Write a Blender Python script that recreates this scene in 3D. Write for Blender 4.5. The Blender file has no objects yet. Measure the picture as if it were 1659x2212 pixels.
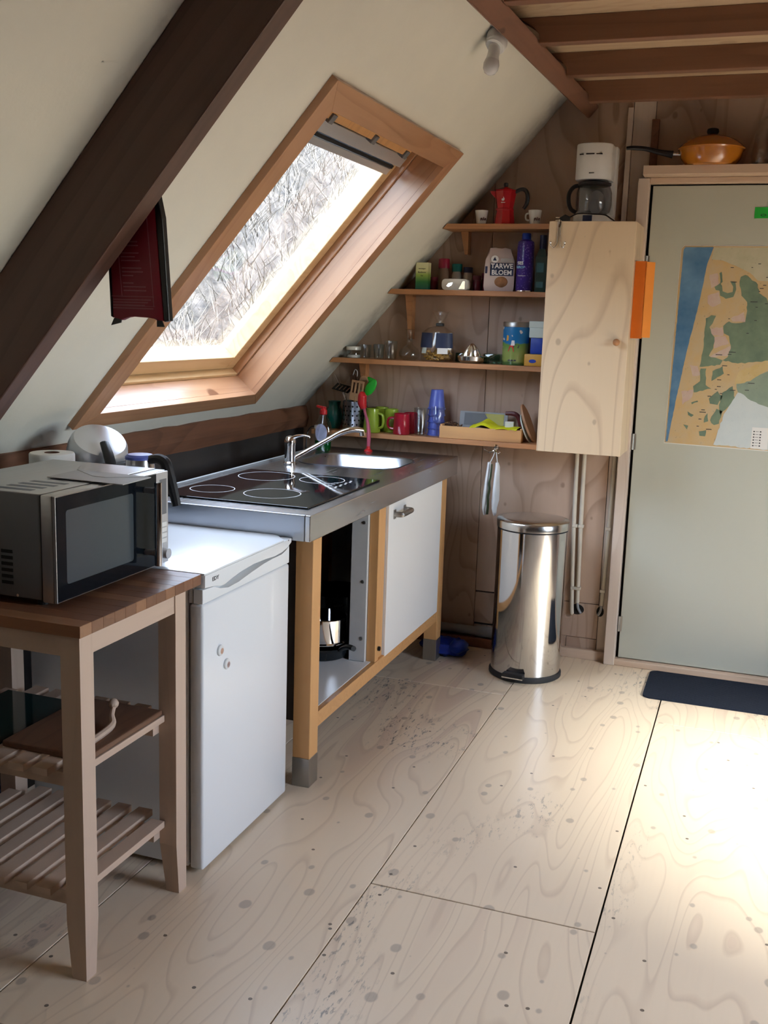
import bpy, bmesh, math, random
from math import sin, cos, pi, radians
from mathutils import Vector, Matrix, Euler
rng = random.Random(7)
sc = bpy.context.scene
COL = sc.collection
# ------------------------------------------------------------------ camera
W_IMG, H_IMG, F_PX = 1659.0, 2212.0, 2266.78
cam_data = bpy.data.cameras.new('camera')
cam_data.sensor_fit = 'HORIZONTAL'
cam_data.sensor_width = 36.0
cam_data.lens = 36.0 * F_PX / W_IMG
cam_data.clip_start = 0.05
cam = bpy.data.objects.new('camera', cam_data)
COL.objects.link(cam)
cam.matrix_world = (Matrix.Translation((0, 0, 1.51779)) @ Matrix.Rotation(0.337536, 4, 'Z')
                    @ Matrix.Rotation(1.388413, 4, 'X') @ Matrix.Rotation(0.0324007, 4, 'Z'))
sc.camera = cam
# ------------------------------------------------------------------ view
sc.view_settings.view_transform = 'Standard'
sc.view_settings.look = 'None'
sc.view_settings.gamma = 1.0
sc.view_settings.use_curve_mapping = False
sc.view_settings.exposure = 1.25
sc.cycles.use_denoising = True
sc.cycles.max_bounces = 6
sc.cycles.diffuse_bounces = 4
sc.cycles.glossy_bounces = 4
sc.cycles.transparent_max_bounces = 12
sc.cycles.use_adaptive_sampling = True
sc.cycles.adaptive_threshold = 0.08
sc.cycles.adaptive_min_samples = 10
sc.cycles.caustics_reflective = False
sc.cycles.caustics_refractive = False
sc.cycles.sample_clamp_indirect = 8.0
# ------------------------------------------------------------------ sky and sun
SKY_STRENGTH = 2.6
SUN_STRENGTH = 11.0
world = bpy.data.worlds.new('sky')
sc.world = world
world.use_nodes = True
wn = world.node_tree.nodes
wl = world.node_tree.links
wn.clear()
sky = wn.new('ShaderNodeTexSky')
sky.sky_type = 'NISHITA'
sky.sun_disc = False
sky.sun_elevation = radians(52)
sky.sun_rotation = radians(95)
mixn = wn.new('ShaderNodeMix')
mixn.data_type = 'RGBA'
mixn.inputs[0].default_value = 0.72
wl.new(sky.outputs[0], mixn.inputs[6])
mixn.inputs[7].default_value = (1.72, 1.80, 1.96, 1)      # thin white cloud
bgn = wn.new('ShaderNodeBackground')
bgn.inputs[1].default_value = SKY_STRENGTH
won = wn.new('ShaderNodeOutputWorld')
wl.new(mixn.outputs[2], bgn.inputs[0])
wl.new(bgn.outputs[0], won.inputs[0])
sun_data = bpy.data.lights.new('sun', 'SUN')
sun_data.energy = SUN_STRENGTH
sun_data.angle = radians(18)                                # hazy sun behind thin cloud
sun_data.color = (1.0, 0.93, 0.82)
sun = bpy.data.objects.new('sun', sun_data)
COL.objects.link(sun)
sun.location = (6, 3, 9)
sun.rotation_euler = Vector((1.0, -0.62, 0.95)).to_track_quat('Z', 'Y').to_euler()

# ------------------------------------------------------------------ helpers
ROOF_A, ROOF_T = 3.48351, math.atan(1.1485683)
CT, ST = cos(ROOF_T), sin(ROOF_T)
RIDGE_X = 0.30
YB = 4.72                                                    # face of the gable wall
def RP(u, y, d):      # left roof slope: u up the slope, d into the room
    return Vector((u * CT + d * ST, y, ROOF_A + u * ST - d * CT))
def RPR(u, y, d):     # right roof slope, mirrored about the ridge
    p = RP(u, y, d)
    return Vector((2 * RIDGE_X - p.x, p.y, p.z))
FRAME_L = Matrix(((CT, 0, -ST, 0), (0, 1, 0, 0), (ST, 0, CT, ROOF_A), (0, 0, 0, 1)))           # local x up the slope, local z outwards
FRAME_R = Matrix(((-CT, 0, ST, 2 * RIDGE_X), (0, -1, 0, 0), (ST, 0, CT, ROOF_A), (0, 0, 0, 1)))
def roof_x(z):
    return (z - ROOF_A) / math.tan(ROOF_T)

def catmull(pts, n=6):
    P = [Vector(p) for p in pts]
    if len(P) < 3:
        return P
    out = []
    for i in range(len(P) - 1):
        p0 = P[max(i - 1, 0)]; p1 = P[i]; p2 = P[i + 1]; p3 = P[min(i + 2, len(P) - 1)]
        for k in range(n):
            t = k / n
            out.append(0.5 * ((2 * p1) + (-p0 + p2) * t + (2 * p0 - 5 * p1 + 4 * p2 - p3) * t * t + (-p0 + 3 * p1 - 3 * p2 + p3) * t ** 3))
    out.append(P[-1])
    return out

class B:
    """collects shapes into one bmesh"""
    def __init__(self, xf=None):
        self.bm = bmesh.new(); self.xf = xf
    def _add(self, verts, faces, M=None):
        vs = []
        for v in verts:
            v = Vector(v)
            if M is not None: v = M @ v
            if self.xf: v = self.xf(*v)
            vs.append(self.bm.verts.new(v))
        fs = []
        for f in faces:
            try: fs.append(self.bm.faces.new([vs[i] for i in f]))
            except ValueError: pass
        return vs, fs
    def box(self, x0, x1, y0, y1, z0, z1, bev=0.0, M=None, seg=2):
        v = [(x, y, z) for x in (x0, x1) for y in (y0, y1) for z in (z0, z1)]
        f = [(0, 1, 3, 2), (4, 6, 7, 5), (0, 4, 5, 1), (2, 3, 7, 6), (0, 2, 6, 4), (1, 5, 7, 3)]
        vs, fs = self._add(v, f, M)
        if bev > 0:
            es = list({e for q in fs for e in q.edges})
            bmesh.ops.bevel(self.bm, geom=es, offset=bev, segments=seg, affect='EDGES', profile=0.5)
        return self
    def taper(self, r0, z0, r1, z1, M=None):
        """box between two rectangles r=(x0,x1,y0,y1)"""
        v = []
        for r, z in ((r0, z0), (r1, z1)):
            v += [(r[0], r[2], z), (r[1], r[2], z), (r[1], r[3], z), (r[0], r[3], z)]
        self._add(v, [(0, 3, 2, 1), (4, 5, 6, 7), (0, 1, 5, 4), (1, 2, 6, 5), (2, 3, 7, 6), (3, 0, 4, 7)], M)
        return self
    def lathe(self, prof, c=(0, 0, 0), seg=24, M=None, cap=True):
        """prof: list of (r, z); axis Z through c"""
        T = Matrix.Translation(c)
        if M is not None: T = M @ T
        v = []; f = []; n = len(prof)
        for r, z in prof:
            for k in range(seg):
                a = 2 * pi * k / seg
                v.append((r * cos(a), r * sin(a), z))
        for i in range(n - 1):
            for k in range(seg):
                k2 = (k + 1) % seg
                f.append((i * seg + k, i * seg + k2, (i + 1) * seg + k2, (i + 1) * seg + k))
        if cap:
            if prof[0][0] > 1e-5: f.append(tuple(range(seg))[::-1])
            if prof[-1][0] > 1e-5: f.append(tuple(range((n - 1) * seg, n * seg)))
        self._add(v, f, T)
        return self
    def cyl(self, p0, p1, r0, r1=None, seg=20):
        p0 = Vector(p0); p1 = Vector(p1); d = p1 - p0
        M = Matrix.Translation(p0) @ d.to_track_quat('Z', 'Y').to_matrix().to_4x4()
        return self.lathe([(r0, 0), (r0 if r1 is None else r1, d.length)], seg=seg, M=M)
    def tube(self, pts, r, seg=10, smooth=6, flat=None):
        """tube along pts; r a number or list of radii at pts; flat squashes the second axis"""
        P = catmull(pts, smooth) if smooth else [Vector(p) for p in pts]
        n = len(P); m = len(pts)
        if isinstance(r, (int, float)): R = [r] * n
        else:
            R = []
            for i in range(n):
                t = i / (n - 1) * (m - 1); k = min(int(t), m - 2); R.append(r[k] + (r[k + 1] - r[k]) * (t - k))
        tang = [(P[min(i + 1, n - 1)] - P[max(i - 1, 0)]).normalized() for i in range(n)]
        ref = Vector((0, 0, 1)) if abs(tang[0].z) < 0.9 else Vector((0, 1, 0))
        nor = (ref - tang[0] * ref.dot(tang[0])).normalized()
        v = []; f = []
        for i in range(n):
            nor = (nor - tang[i] * nor.dot(tang[i])).normalized()
            bi = tang[i].cross(nor)
            for k in range(seg):
                a = 2 * pi * k / seg
                v.append(P[i] + nor * (R[i] * cos(a) * (flat or 1)) + bi * (R[i] * sin(a)))
        for i in range(n - 1):
            for k in range(seg):
                k2 = (k + 1) % seg
                f.append((i * seg + k, i * seg + k2, (i + 1) * seg + k2, (i + 1) * seg + k))
        f.append(tuple(range(seg))[::-1]); f.append(tuple(range((n - 1) * seg, n * seg)))
        self._add(v, f)
        return self
    def prism(self, poly, lo, hi, axis='Y', M=None, bev=0.0):
        """poly of 2-d points extruded along axis; the other two axes in XYZ order"""
        def P(a, b, c):
            return {'X': (c, a, b), 'Y': (a, c, b), 'Z': (a, b, c)}[axis]
        n = len(poly)
        v = [P(a, b, lo) for a, b in poly] + [P(a, b, hi) for a, b in poly]
        f = [tuple(range(n))[::-1], tuple(range(n, 2 * n))] + [(i, (i + 1) % n, n + (i + 1) % n, n + i) for i in range(n)]
        vs, fs = self._add(v, f, M)
        if bev > 0:
            es = list({e for q in fs[:2] for e in q.edges})
            bmesh.ops.bevel(self.bm, geom=es, offset=bev, segments=2, affect='EDGES', profile=0.5)
        return self
    def sphere(self, c, r, seg=16, rings=10, sz=1.0, M=None):
        prof = [(max(r * sin(pi * i / rings), 1e-6), -r * sz * cos(pi * i / rings)) for i in range(rings + 1)]
        self.lathe(prof, c, seg, M, cap=False)
        return self
    def loft(self, loops, closed=True, cap0=True, cap1=True):
        n = len(loops[0]); v = [p for L in loops for p in L]; f = []
        for i in range(len(loops) - 1):
            for k in range(n):
                k2 = (k + 1) % n
                f.append((i * n + k, i * n + k2, (i + 1) * n + k2, (i + 1) * n + k))
        if cap0: f.append(tuple(range(n))[::-1])
        if cap1: f.append(tuple(range((len(loops) - 1) * n, len(loops) * n)))
        self._add(v, f)
        return self
    def build(self, name, mat, parent=None, origin=None, smooth=False, angle=35, weld=True, local=False):
        bm = self.bm
        if weld: bmesh.ops.remove_doubles(bm, verts=bm.verts, dist=1e-6)
        bmesh.ops.recalc_face_normals(bm, faces=bm.faces)
        if local: org = Vector((0, 0, 0))
        elif parent is not None: org = world_loc(parent)
        elif origin is not None: org = Vector(origin)
        else:
            xs = [v.co for v in bm.verts]
            lo = [min(c[i] for c in xs) for i in range(3)]; hi = [max(c[i] for c in xs) for i in range(3)]
            org = Vector(((lo[0] + hi[0]) / 2, (lo[1] + hi[1]) / 2, lo[2]))
        bmesh.ops.translate(bm, verts=bm.verts, vec=-org)
        me = bpy.data.meshes.new(name)
        bm.to_mesh(me); bm.free()
        me.materials.append(mat)
        if smooth:
            me.shade_smooth(); me.set_sharp_from_angle(angle=radians(angle))
        o = bpy.data.objects.new(name, me)
        COL.objects.link(o)
        if parent is not None: o.parent = parent
        elif not local: o.location = org
        return o

def world_loc(o):
    v = Vector((0, 0, 0))
    while o is not None:
        v += o.location; o = o.parent
    return v
def tag(o, label, cat, group=None, kind=None):
    o['label'] = label; o['category'] = cat
    if group: o['group'] = group
    if kind: o['kind'] = kind
    return o
def thing(name, loc, label, cat, group=None, kind=None):
    o = bpy.data.objects.new(name, None)
    o.empty_display_size = 0.05
    COL.objects.link(o); o.location = loc
    return tag(o, label, cat, group, kind)
def copy_tree(o, parent=None, loc=None, rz=None):
    c = o.copy(); COL.objects.link(c); c.parent = parent
    if loc is not None: c.location = loc
    if rz is not None: c.rotation_euler = (0, 0, rz)
    for ch in list(o.children): copy_tree(ch, c)
    return c
ROT_FRONT = Euler((pi / 2, 0, 0)).to_matrix()            # text readable from -Y
ROT_RIGHT = Euler((pi / 2, 0, pi / 2)).to_matrix()       # text readable from +X
def text(name, body, size, loc, mat, parent, rot=ROT_FRONT, align='CENTER', extrude=0.0003, bold=0.0, sx=1.0):
    cu = bpy.data.curves.new(name, 'FONT')
    cu.body = body; cu.size = size; cu.align_x = align; cu.align_y = 'CENTER'
    cu.extrude = extrude; cu.offset = bold; cu.resolution_u = 3
    cu.materials.append(mat)
    tmp = bpy.data.objects.new(name, cu)
    COL.objects.link(tmp)
    bpy.context.view_layer.update()
    me = bpy.data.meshes.new_from_object(tmp.evaluated_get(bpy.context.evaluated_depsgraph_get()))
    me.transform(rot.to_4x4() @ Matrix.Diagonal((sx, 1, 1, 1)))
    bpy.data.objects.remove(tmp); bpy.data.curves.remove(cu)
    me.name = name
    if not me.materials: me.materials.append(mat)
    o = bpy.data.objects.new(name, me)
    COL.objects.link(o)
    o.parent = parent
    o.location = Vector(loc) - world_loc(parent)
    return o

# ------------------------------------------------------------------ materials
class NT:
    def __init__(self, name):
        self.m = bpy.data.materials.new(name); self.m.use_nodes = True
        self.t = self.m.node_tree; self.t.nodes.clear()
        self.out = self.t.nodes.new('ShaderNodeOutputMaterial')
    def n(self, ty, ins=None, **kw):
        nd = self.t.nodes.new('ShaderNode' + ty)
        for k, v in kw.items(): setattr(nd, k, v)
        for k, v in (ins or {}).items(): self.set(nd.inputs[k], v)
        return nd
    def set(self, sock, v):
        if isinstance(v, bpy.types.NodeSocket): self.t.links.new(v, sock)
        elif isinstance(v, bpy.types.Node): self.t.links.new(v.outputs[0], sock)
        else: sock.default_value = v
    def math(self, op, a, b=0.0, c=0.0, clamp=False):
        return self.n('Math', {0: a, 1: b, 2: c}, operation=op, use_clamp=clamp).outputs[0]
    def mix(self, fac, a, b):
        nd = self.n('Mix', {0: fac, 6: a, 7: b}, data_type='RGBA')
        return nd.outputs[2]
    def mapr(self, v, a, b, c=0.0, d=1.0):
        return self.n('MapRange', {0: v, 1: a, 2: b, 3: c, 4: d}).outputs[0]
    def coords(self, scale=(1, 1, 1), jitter=True):
        tc = self.n('TexCoord').outputs['Object']
        if jitter:
            r = self.n('ObjectInfo').outputs['Random']
            r = self.math('MULTIPLY', r, 37.0)
            cv = self.n('CombineXYZ', {0: r, 1: self.math('MULTIPLY', r, 1.7), 2: self.math('MULTIPLY', r, 0.6)})
            tc = self.n('VectorMath', {0: tc, 1: cv.outputs[0]}, operation='ADD').outputs[0]
        return self.n('Mapping', {0: tc, 3: scale}).outputs[0]
    def noise(self, vec, scale, detail=2.0, rough=0.5, dist=0.0):
        return self.n('TexNoise', {'Vector': vec, 'Scale': scale, 'Detail': detail, 'Roughness': rough, 'Distortion': dist}).outputs[0]
    def bsdf(self, **ins):
        nd = self.n('BsdfPrincipled', {k.replace('_', ' '): v for k, v in ins.items()})
        self.t.links.new(nd.outputs[0], self.out.inputs[0])
        return nd
    def bump(self, h, strength=0.2, dist=0.002):
        return self.n('Bump', {'Height': h, 'Strength': strength, 'Distance': dist}).outputs[0]
def c4(c): return (c[0], c[1], c[2], 1.0)
MATS = {}
def plain(name, col, rough=0.5, metal=0.0, var=0.04, scale=30.0, coat=0.0, bump=0.0, spec=0.5, trans=0.0, ior=1.45):
    """one colour with a little procedural unevenness"""
    t = NT(name)
    if var <= 0.025 and not bump:
        t.bsdf(Base_Color=c4(col), Roughness=rough, Metallic=metal, Coat_Weight=coat, Specular_IOR_Level=spec, IOR=ior)
        MATS[name] = t.m
        return t.m
    v = t.coords()
    nz = t.noise(v, scale, 2.0)
    lo = c4([max(0, x * (1 - var * 2)) for x in col]); hi = c4([min(1, x * (1 + var)) for x in col])
    colr = t.mix(nz, lo, hi)
    kw = dict(Base_Color=colr, Roughness=rough, Metallic=metal, Coat_Weight=coat, Specular_IOR_Level=spec, IOR=ior)
    if trans: kw['Transmission_Weight'] = trans
    if bump: kw['Normal'] = t.bump(nz, bump, 0.001)
    t.bsdf(**kw)
    MATS[name] = t.m
    return t.m
def wood(name, light, dark, axis=1, ring=16.0, sc_=2.2, stretch=7.0, line=0.55, fine=0.3, rough=0.5, knots=0.0, knot_col=(0.05, 0.025, 0.015),
         coat=0.0, pink=None, bump=0.0, knot_scale=3.2, scuff=0.0, fscale=60.0, knot_r=0.13, edge=0.45, jitter=True, flat=None):
    """grain: contour lines of a stretched noise, fine fibre streaks, blotches, knots"""
    t = NT(name)
    s = [1.0, 1.0, 1.0]; s[axis] = 1.0 / stretch
    v = t.coords(tuple(s), jitter)
    n1 = t.noise(v, sc_, 2.0, 0.5, 0.25)
    saw = t.math('FRACT', t.math('MULTIPLY', n1, ring))
    rg = t.math('MULTIPLY', t.mapr(saw, edge, 0.93), t.mapr(saw, 0.93, 1.0, 1.0, 0.0))    # soft rise, sharp edge
    s2 = [1.0, 1.0, 1.0]; s2[axis] = 1.0 / 25.0
    n2 = t.noise(t.coords(tuple(s2), jitter), fscale, 2.0, 0.6)
    big = t.noise(v, 1.3, 1.0)
    f = t.math('ADD', t.math('MULTIPLY', t.math('MULTIPLY', rg, line), t.mapr(big, 0.3, 0.6, 0.45, 1.0)), t.math('MULTIPLY', t.math('SUBTRACT', n2, 0.5), fine * 2), clamp=True)
    col = t.mix(f, c4(light), c4(dark))
    if pink is not None:
        band = t.math('FRACT', t.math('ADD', t.math('MULTIPLY', n1, ring / 3.0), 0.37))
        col = t.mix(t.math('MULTIPLY', t.math('MULTIPLY', t.mapr(band, 0.70, 0.78), t.mapr(big, 0.45, 0.55)), 0.55), col, c4(pink))
    col = t.mix(t.mapr(big, 0.3, 0.75, 0.0, 0.2), col, c4([x * 0.78 for x in light]))
    if knots:
        s3 = [1.0, 1.0, 1.0]; s3[axis] = 0.75
        kv = t.coords(tuple(s3), jitter)
        if flat == 'XZ':
            sp = t.n('SeparateXYZ', {0: kv}); kv = t.n('CombineXYZ', {0: sp.outputs[0], 1: sp.outputs[2]}).outputs[0]
        vo = t.n('TexVoronoi', {'Vector': kv, 'Scale': knot_scale, 'Randomness': 1.0}, voronoi_dimensions='2D' if flat else '3D')
        d = t.math('ADD', vo.outputs['Distance'], t.math('MULTIPLY', t.math('SUBTRACT', n2, 0.5), 0.03)); rnd = t.n('SeparateColor', {0: vo.outputs['Color']}).outputs[0]
        rad = t.math('MULTIPLY', rnd, knot_r)
        k = t.mapr(t.math('SUBTRACT', rad, d), 0.0, 0.03)
        k = t.math('MULTIPLY', k, knots)
        col = t.mix(k, col, c4(knot_col))
    if scuff:
        patch = t.mapr(t.noise(t.coords((1.0, 0.6, 1.0), jitter), 2.1, 1.0), 0.58, 0.70)
        marks = t.mapr(t.noise(t.coords((30.0, 8.0, 1.0), jitter), 2.4, 3.0, 0.75), 0.56, 0.66)
        col = t.mix(t.math('MULTIPLY', t.math('MULTIPLY', patch, marks), scuff), col, (0.13, 0.12, 0.115, 1))
        dots = t.n('TexVoronoi', {'Vector': t.coords((1, 1, 1), jitter), 'Scale': 6.0}, voronoi_dimensions='2D')
        dd = t.math('LESS_THAN', dots.outputs['Distance'], 0.030)
        dd = t.math('MULTIPLY', dd, t.math('GREATER_THAN', t.n('SeparateColor', {0: dots.outputs['Color']}).outputs[1], 0.66))
        col = t.mix(t.math('MULTIPLY', dd, 0.85), col, (0.09, 0.065, 0.05, 1))
    kw = dict(Base_Color=col, Roughness=rough, Coat_Weight=coat, Coat_Roughness=0.25)
    if bump: kw['Normal'] = t.bump(n2, bump, 0.0015)
    t.bsdf(**kw)
    MATS[name] = t.m
    return t.m
def thin_glass(name, tint=(1, 1, 1), base=0.04, rough=0.0, grime=0.0):
    t = NT(name)
    fc = t.n('LayerWeight', {0: 0.5}).outputs['Facing']          # same from both sides of a thin pane
    fr = t.math('ADD', t.math('MULTIPLY', t.math('POWER', fc, 4.0), 0.75), base, clamp=True)
    tr = t.n('BsdfTransparent', {0: c4(tint)})
    gl = t.n('BsdfGlossy', {'Color': (1, 1, 1, 1), 'Roughness': rough})
    mx = t.n('MixShader', {0: fr, 1: tr.outputs[0], 2: gl.outputs[0]})
    res = mx
    if grime:
        nz = t.noise(t.coords((1, 1, 1), False), 7.0, 5.0, 0.7)
        df = t.n('BsdfDiffuse', {0: (0.8, 0.82, 0.85, 1)})
        res = t.n('MixShader', {0: t.mapr(nz, 0.45, 0.8, 0.0, grime), 1: mx.outputs[0], 2: df.outputs[0]})
    t.t.links.new(res.outputs[0], t.out.inputs[0])
    MATS[name] = t.m
    return t.m
def brushed(name, col, rough=0.28, axis=1, amount=0.12, metal=1.0):
    t = NT(name)
    s = [60.0, 60.0, 60.0]; s[axis] = 1.5
    nz = t.noise(t.coords(tuple(s)), 1.0, 2.0, 0.6)
    sm = t.noise(t.coords((1, 1, 1)), 5.0, 3.0, 0.6)
    r = t.math('ADD', t.mapr(nz, 0.2, 0.8, rough * (1 - amount), rough * (1 + amount)), t.mapr(sm, 0.45, 0.8, 0.0, 0.02))
    t.bsdf(Base_Color=c4(col), Metallic=metal, Roughness=r)
    MATS[name] = t.m
    return t.m

m_floor = wood('whitewashed_plywood', (0.75, 0.61, 0.455), (0.43, 0.305, 0.22), axis=1, ring=26.0, sc_=2.7, stretch=5.5, line=0.5, fine=0.08, rough=0.34,
               knots=0.55, knot_col=(0.27, 0.225, 0.19), pink=(0.57, 0.415, 0.33), knot_scale=7.0, scuff=0.9, knot_r=0.125, coat=0.12, edge=0.74, flat='XY')
m_wallply = wood('plywood_wall', (0.46, 0.325, 0.24), (0.25, 0.15, 0.10), axis=2, ring=20.0, sc_=2.1, stretch=3.4, line=0.7, fine=0.12, rough=0.55, edge=0.62,
                 knots=0.6, knot_col=(0.2, 0.12, 0.08), pink=(0.33, 0.20, 0.145), knot_scale=5.0, knot_r=0.07, flat='XZ')
m_cabply = wood('pale_plywood', (0.76, 0.59, 0.40), (0.47, 0.31, 0.20), axis=2, ring=19.0, sc_=2.0, stretch=6.0, line=0.55, fine=0.10, rough=0.5, edge=0.74,
                knots=0.55, knot_col=(0.36, 0.25, 0.17), knot_scale=5.0, knot_r=0.085, flat='XZ')
m_brownwall = wood('brown_boards', (0.12, 0.065, 0.04), (0.07, 0.035, 0.02), axis=1, ring=16, line=0.5, rough=0.6)
m_plaster = None
def _plaster():
    t = NT('cream_paint')
    v = t.coords((1, 1, 1), False)
    nz = t.noise(v, 3.0, 4.0, 0.6)
    fn = t.noise(v, 55.0, 3.0, 0.6)
    col = t.mix(t.mapr(nz, 0.3, 0.75), (0.80, 0.785, 0.70, 1), (0.74, 0.73, 0.66, 1))
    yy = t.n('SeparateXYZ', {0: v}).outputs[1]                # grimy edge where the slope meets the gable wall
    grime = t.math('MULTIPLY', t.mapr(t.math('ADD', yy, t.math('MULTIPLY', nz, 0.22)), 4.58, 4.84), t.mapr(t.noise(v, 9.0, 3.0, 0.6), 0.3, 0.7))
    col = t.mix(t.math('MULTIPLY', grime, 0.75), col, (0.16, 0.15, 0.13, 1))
    t.bsdf(Base_Color=col, Roughness=0.75, Normal=t.bump(t.math('ADD', t.math('MULTIPLY', nz, 3.0), fn), 0.12, 0.004))
    return t.m
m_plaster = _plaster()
m_rafter = wood('dark_stained_beam', (0.105, 0.052, 0.037), (0.05, 0.023, 0.016), axis=0, ring=16, stretch=9, line=0.5, fine=0.45, rough=0.5, knots=0.9, knot_col=(0.015, 0.008, 0.006), knot_scale=3.0)
m_beam = wood('stained_beam', (0.215, 0.100, 0.062), (0.12, 0.050, 0.03), axis=1, ring=16, stretch=8, line=0.5, fine=0.4, rough=0.55, knots=0.7, knot_scale=4)
m_lowbeam = wood('rough_beam', (0.20, 0.085, 0.045), (0.085, 0.034, 0.02), axis=1, ring=16, stretch=6, line=0.55, fine=0.6, rough=0.65, knots=0.8, knot_scale=4, bump=0.5)
m_joist = wood('stained_joist', (0.23, 0.108, 0.062), (0.125, 0.052, 0.03), axis=0, ring=16, stretch=9, line=0.45, fine=0.35, rough=0.5, knots=0.9, knot_col=(0.05, 0.02, 0.015), knot_scale=2.6, knot_r=0.15)
m_ceil = wood('ceiling_board', (0.50, 0.36, 0.23), (0.30, 0.19, 0.11), axis=0, ring=12, sc_=5, stretch=3, line=0.3, fine=0.6, rough=0.7, knots=0.2, fscale=35)
m_pine = wood('varnished_pine', (0.50, 0.265, 0.14), (0.33, 0.145, 0.065), axis=0, ring=16, sc_=3.4, stretch=9, line=0.55, fine=0.35, rough=0.32, knots=0.8, knot_col=(0.14, 0.045, 0.02), knot_scale=3.0, coat=0.3)
m_pine_y = wood('varnished_pine_cross', (0.50, 0.265, 0.14), (0.33, 0.145, 0.065), axis=1, ring=16, sc_=3.4, stretch=9, line=0.55, fine=0.35, rough=0.32, knots=0.8, knot_col=(0.14, 0.045, 0.02), knot_scale=3.0, coat=0.3)
m_sash = wood('pale_sash_pine', (0.72, 0.50, 0.27), (0.50, 0.29, 0.12), axis=1, ring=14, sc_=4, stretch=9, line=0.4, fine=0.25, rough=0.35, coat=0.3)
m_shelf = wood('shelf_pine', (0.50, 0.235, 0.10), (0.27, 0.115, 0.05), axis=0, ring=16, sc_=3.0, stretch=10, line=0.5, fine=0.4, rough=0.5, knots=0.8, knot_col=(0.1, 0.04, 0.02), knot_scale=4)
m_traypine = wood('box_pine', (0.68, 0.37, 0.15), (0.40, 0.205, 0.09), axis=0, ring=12, sc_=4, stretch=8, line=0.45, fine=0.3, rough=0.5)
m_birch = wood('birch', (0.57, 0.42, 0.32), (0.43, 0.295, 0.215), axis=2, ring=10, sc_=4, stretch=9, line=0.25, fine=0.25, rough=0.5, bump=0.03)
m_birch_y = wood('birch_rail', (0.57, 0.42, 0.32), (0.43, 0.295, 0.215), axis=1, ring=10, sc_=4, stretch=9, line=0.25, fine=0.25, rough=0.5, bump=0.03)
m_stave = [wood('oiled_block_' + n, a, b, axis=0, ring=12, sc_=5, stretch=8, line=0.4, fine=0.4, rough=0.38, coat=0.2)
           for n, a, b in (('mid', (0.235, 0.105, 0.055), (0.14, 0.055, 0.028)), ('deep', (0.19, 0.082, 0.043), (0.11, 0.043, 0.022)), ('tan', (0.285, 0.135, 0.068), (0.18, 0.075, 0.036)))]
m_alder = wood('orange_alder', (0.64, 0.345, 0.135), (0.52, 0.255, 0.09), axis=2, ring=10, sc_=5, stretch=9, line=0.25, fine=0.25, rough=0.42, bump=0.03)
m_alder_y = wood('orange_alder_rail', (0.62, 0.33, 0.13), (0.40, 0.18, 0.06), axis=0, ring=14, sc_=9, stretch=0.5, line=0.4, fine=0.2, rough=0.42, bump=0.03)
m_doorpaint = plain('grey_green_paint', (0.50, 0.51, 0.435), 0.33, var=0.02, scale=4)
m_whitewood = wood('whitewashed_pine', (0.66, 0.55, 0.46), (0.48, 0.36, 0.28), axis=2, ring=12, sc_=3.5, stretch=9, line=0.35, fine=0.3, rough=0.55, knots=0.4, knot_col=(0.3, 0.2, 0.15))
m_whitewood_x = wood('whitewashed_pine_cross', (0.62, 0.46, 0.34), (0.44, 0.30, 0.2), axis=0, ring=12, sc_=3.5, stretch=9, line=0.35, fine=0.4, rough=0.55)
m_white = plain('white_enamel', (0.80, 0.82, 0.84), 0.28, var=0.01, coat=0.2)
m_whiteplas = plain('white_plastic', (0.76, 0.765, 0.76), 0.4, var=0.02)
m_lam = plain('white_laminate', (0.82, 0.82, 0.81), 0.3, var=0.012)
m_lamgrey = plain('dull_white_laminate', (0.62, 0.62, 0.62), 0.35, var=0.03)
m_gasket = plain('grey_gasket', (0.16, 0.165, 0.18), 0.6)
m_steel = brushed('brushed_steel', (0.60, 0.60, 0.61), 0.25, axis=1)
m_steelx = brushed('brushed_steel_bowl', (0.42, 0.44, 0.48), 0.30, axis=0)
m_foot = brushed('satin_steel', (0.40, 0.385, 0.36), 0.38, axis=2)
m_chrome = plain('chrome', (0.86, 0.87, 0.88), 0.06, 1.0, var=0.01)
m_binsteel = plain('polished_steel', (0.62, 0.62, 0.625), 0.085, 1.0, var=0.03, scale=3)
m_lidsteel = brushed('bin_lid_steel', (0.60, 0.59, 0.57), 0.2, axis=0)
m_mwsteel = brushed('microwave_steel', (0.46, 0.45, 0.45), 0.34, axis=1)
m_mwside = plain('grey_enamel', (0.12, 0.118, 0.122), 0.45, 0.2, var=0.02)
m_silver = plain('silver_plastic', (0.62, 0.63, 0.66), 0.3, 0.6, var=0.02)
m_black = plain('black_plastic', (0.012, 0.012, 0.014), 0.4, var=0.2)
m_blackgloss = plain('black_glass', (0.006, 0.007, 0.009), 0.045, var=0.02, spec=0.5)
m_mwglass = plain('black_door_glass', (0.006, 0.008, 0.011), 0.08, var=0.02, spec=0.16)
m_mwwin = plain('tinted_window', (0.055, 0.068, 0.078), 0.1, var=0.02, spec=0.45)
m_ringprint = plain('printed_ring', (0.55, 0.55, 0.56), 0.5)
m_rubber = plain('black_rubber', (0.02, 0.02, 0.022), 0.7)
m_dark = plain('dark_gap', (0.012, 0.010, 0.009), 0.9)
m_mat = None
def _mat():
    t = NT('ribbed_navy_mat')
    v = t.coords((1, 1, 1), False)
    w = t.n('TexWave', {'Vector': v, 'Scale': 26.0, 'Distortion': 0.6}, bands_direction='Y')
    nz = t.noise(v, 160.0, 3.0)
    col = t.mix(nz, (0.004, 0.006, 0.013, 1), (0.016, 0.022, 0.038, 1))
    t.bsdf(Base_Color=col, Roughness=0.95, Specular_IOR_Level=0.2, Normal=t.bump(t.math('ADD', w.outputs['Fac'], nz), 0.5, 0.004))
    return t.m
m_mat = _mat()
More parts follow.
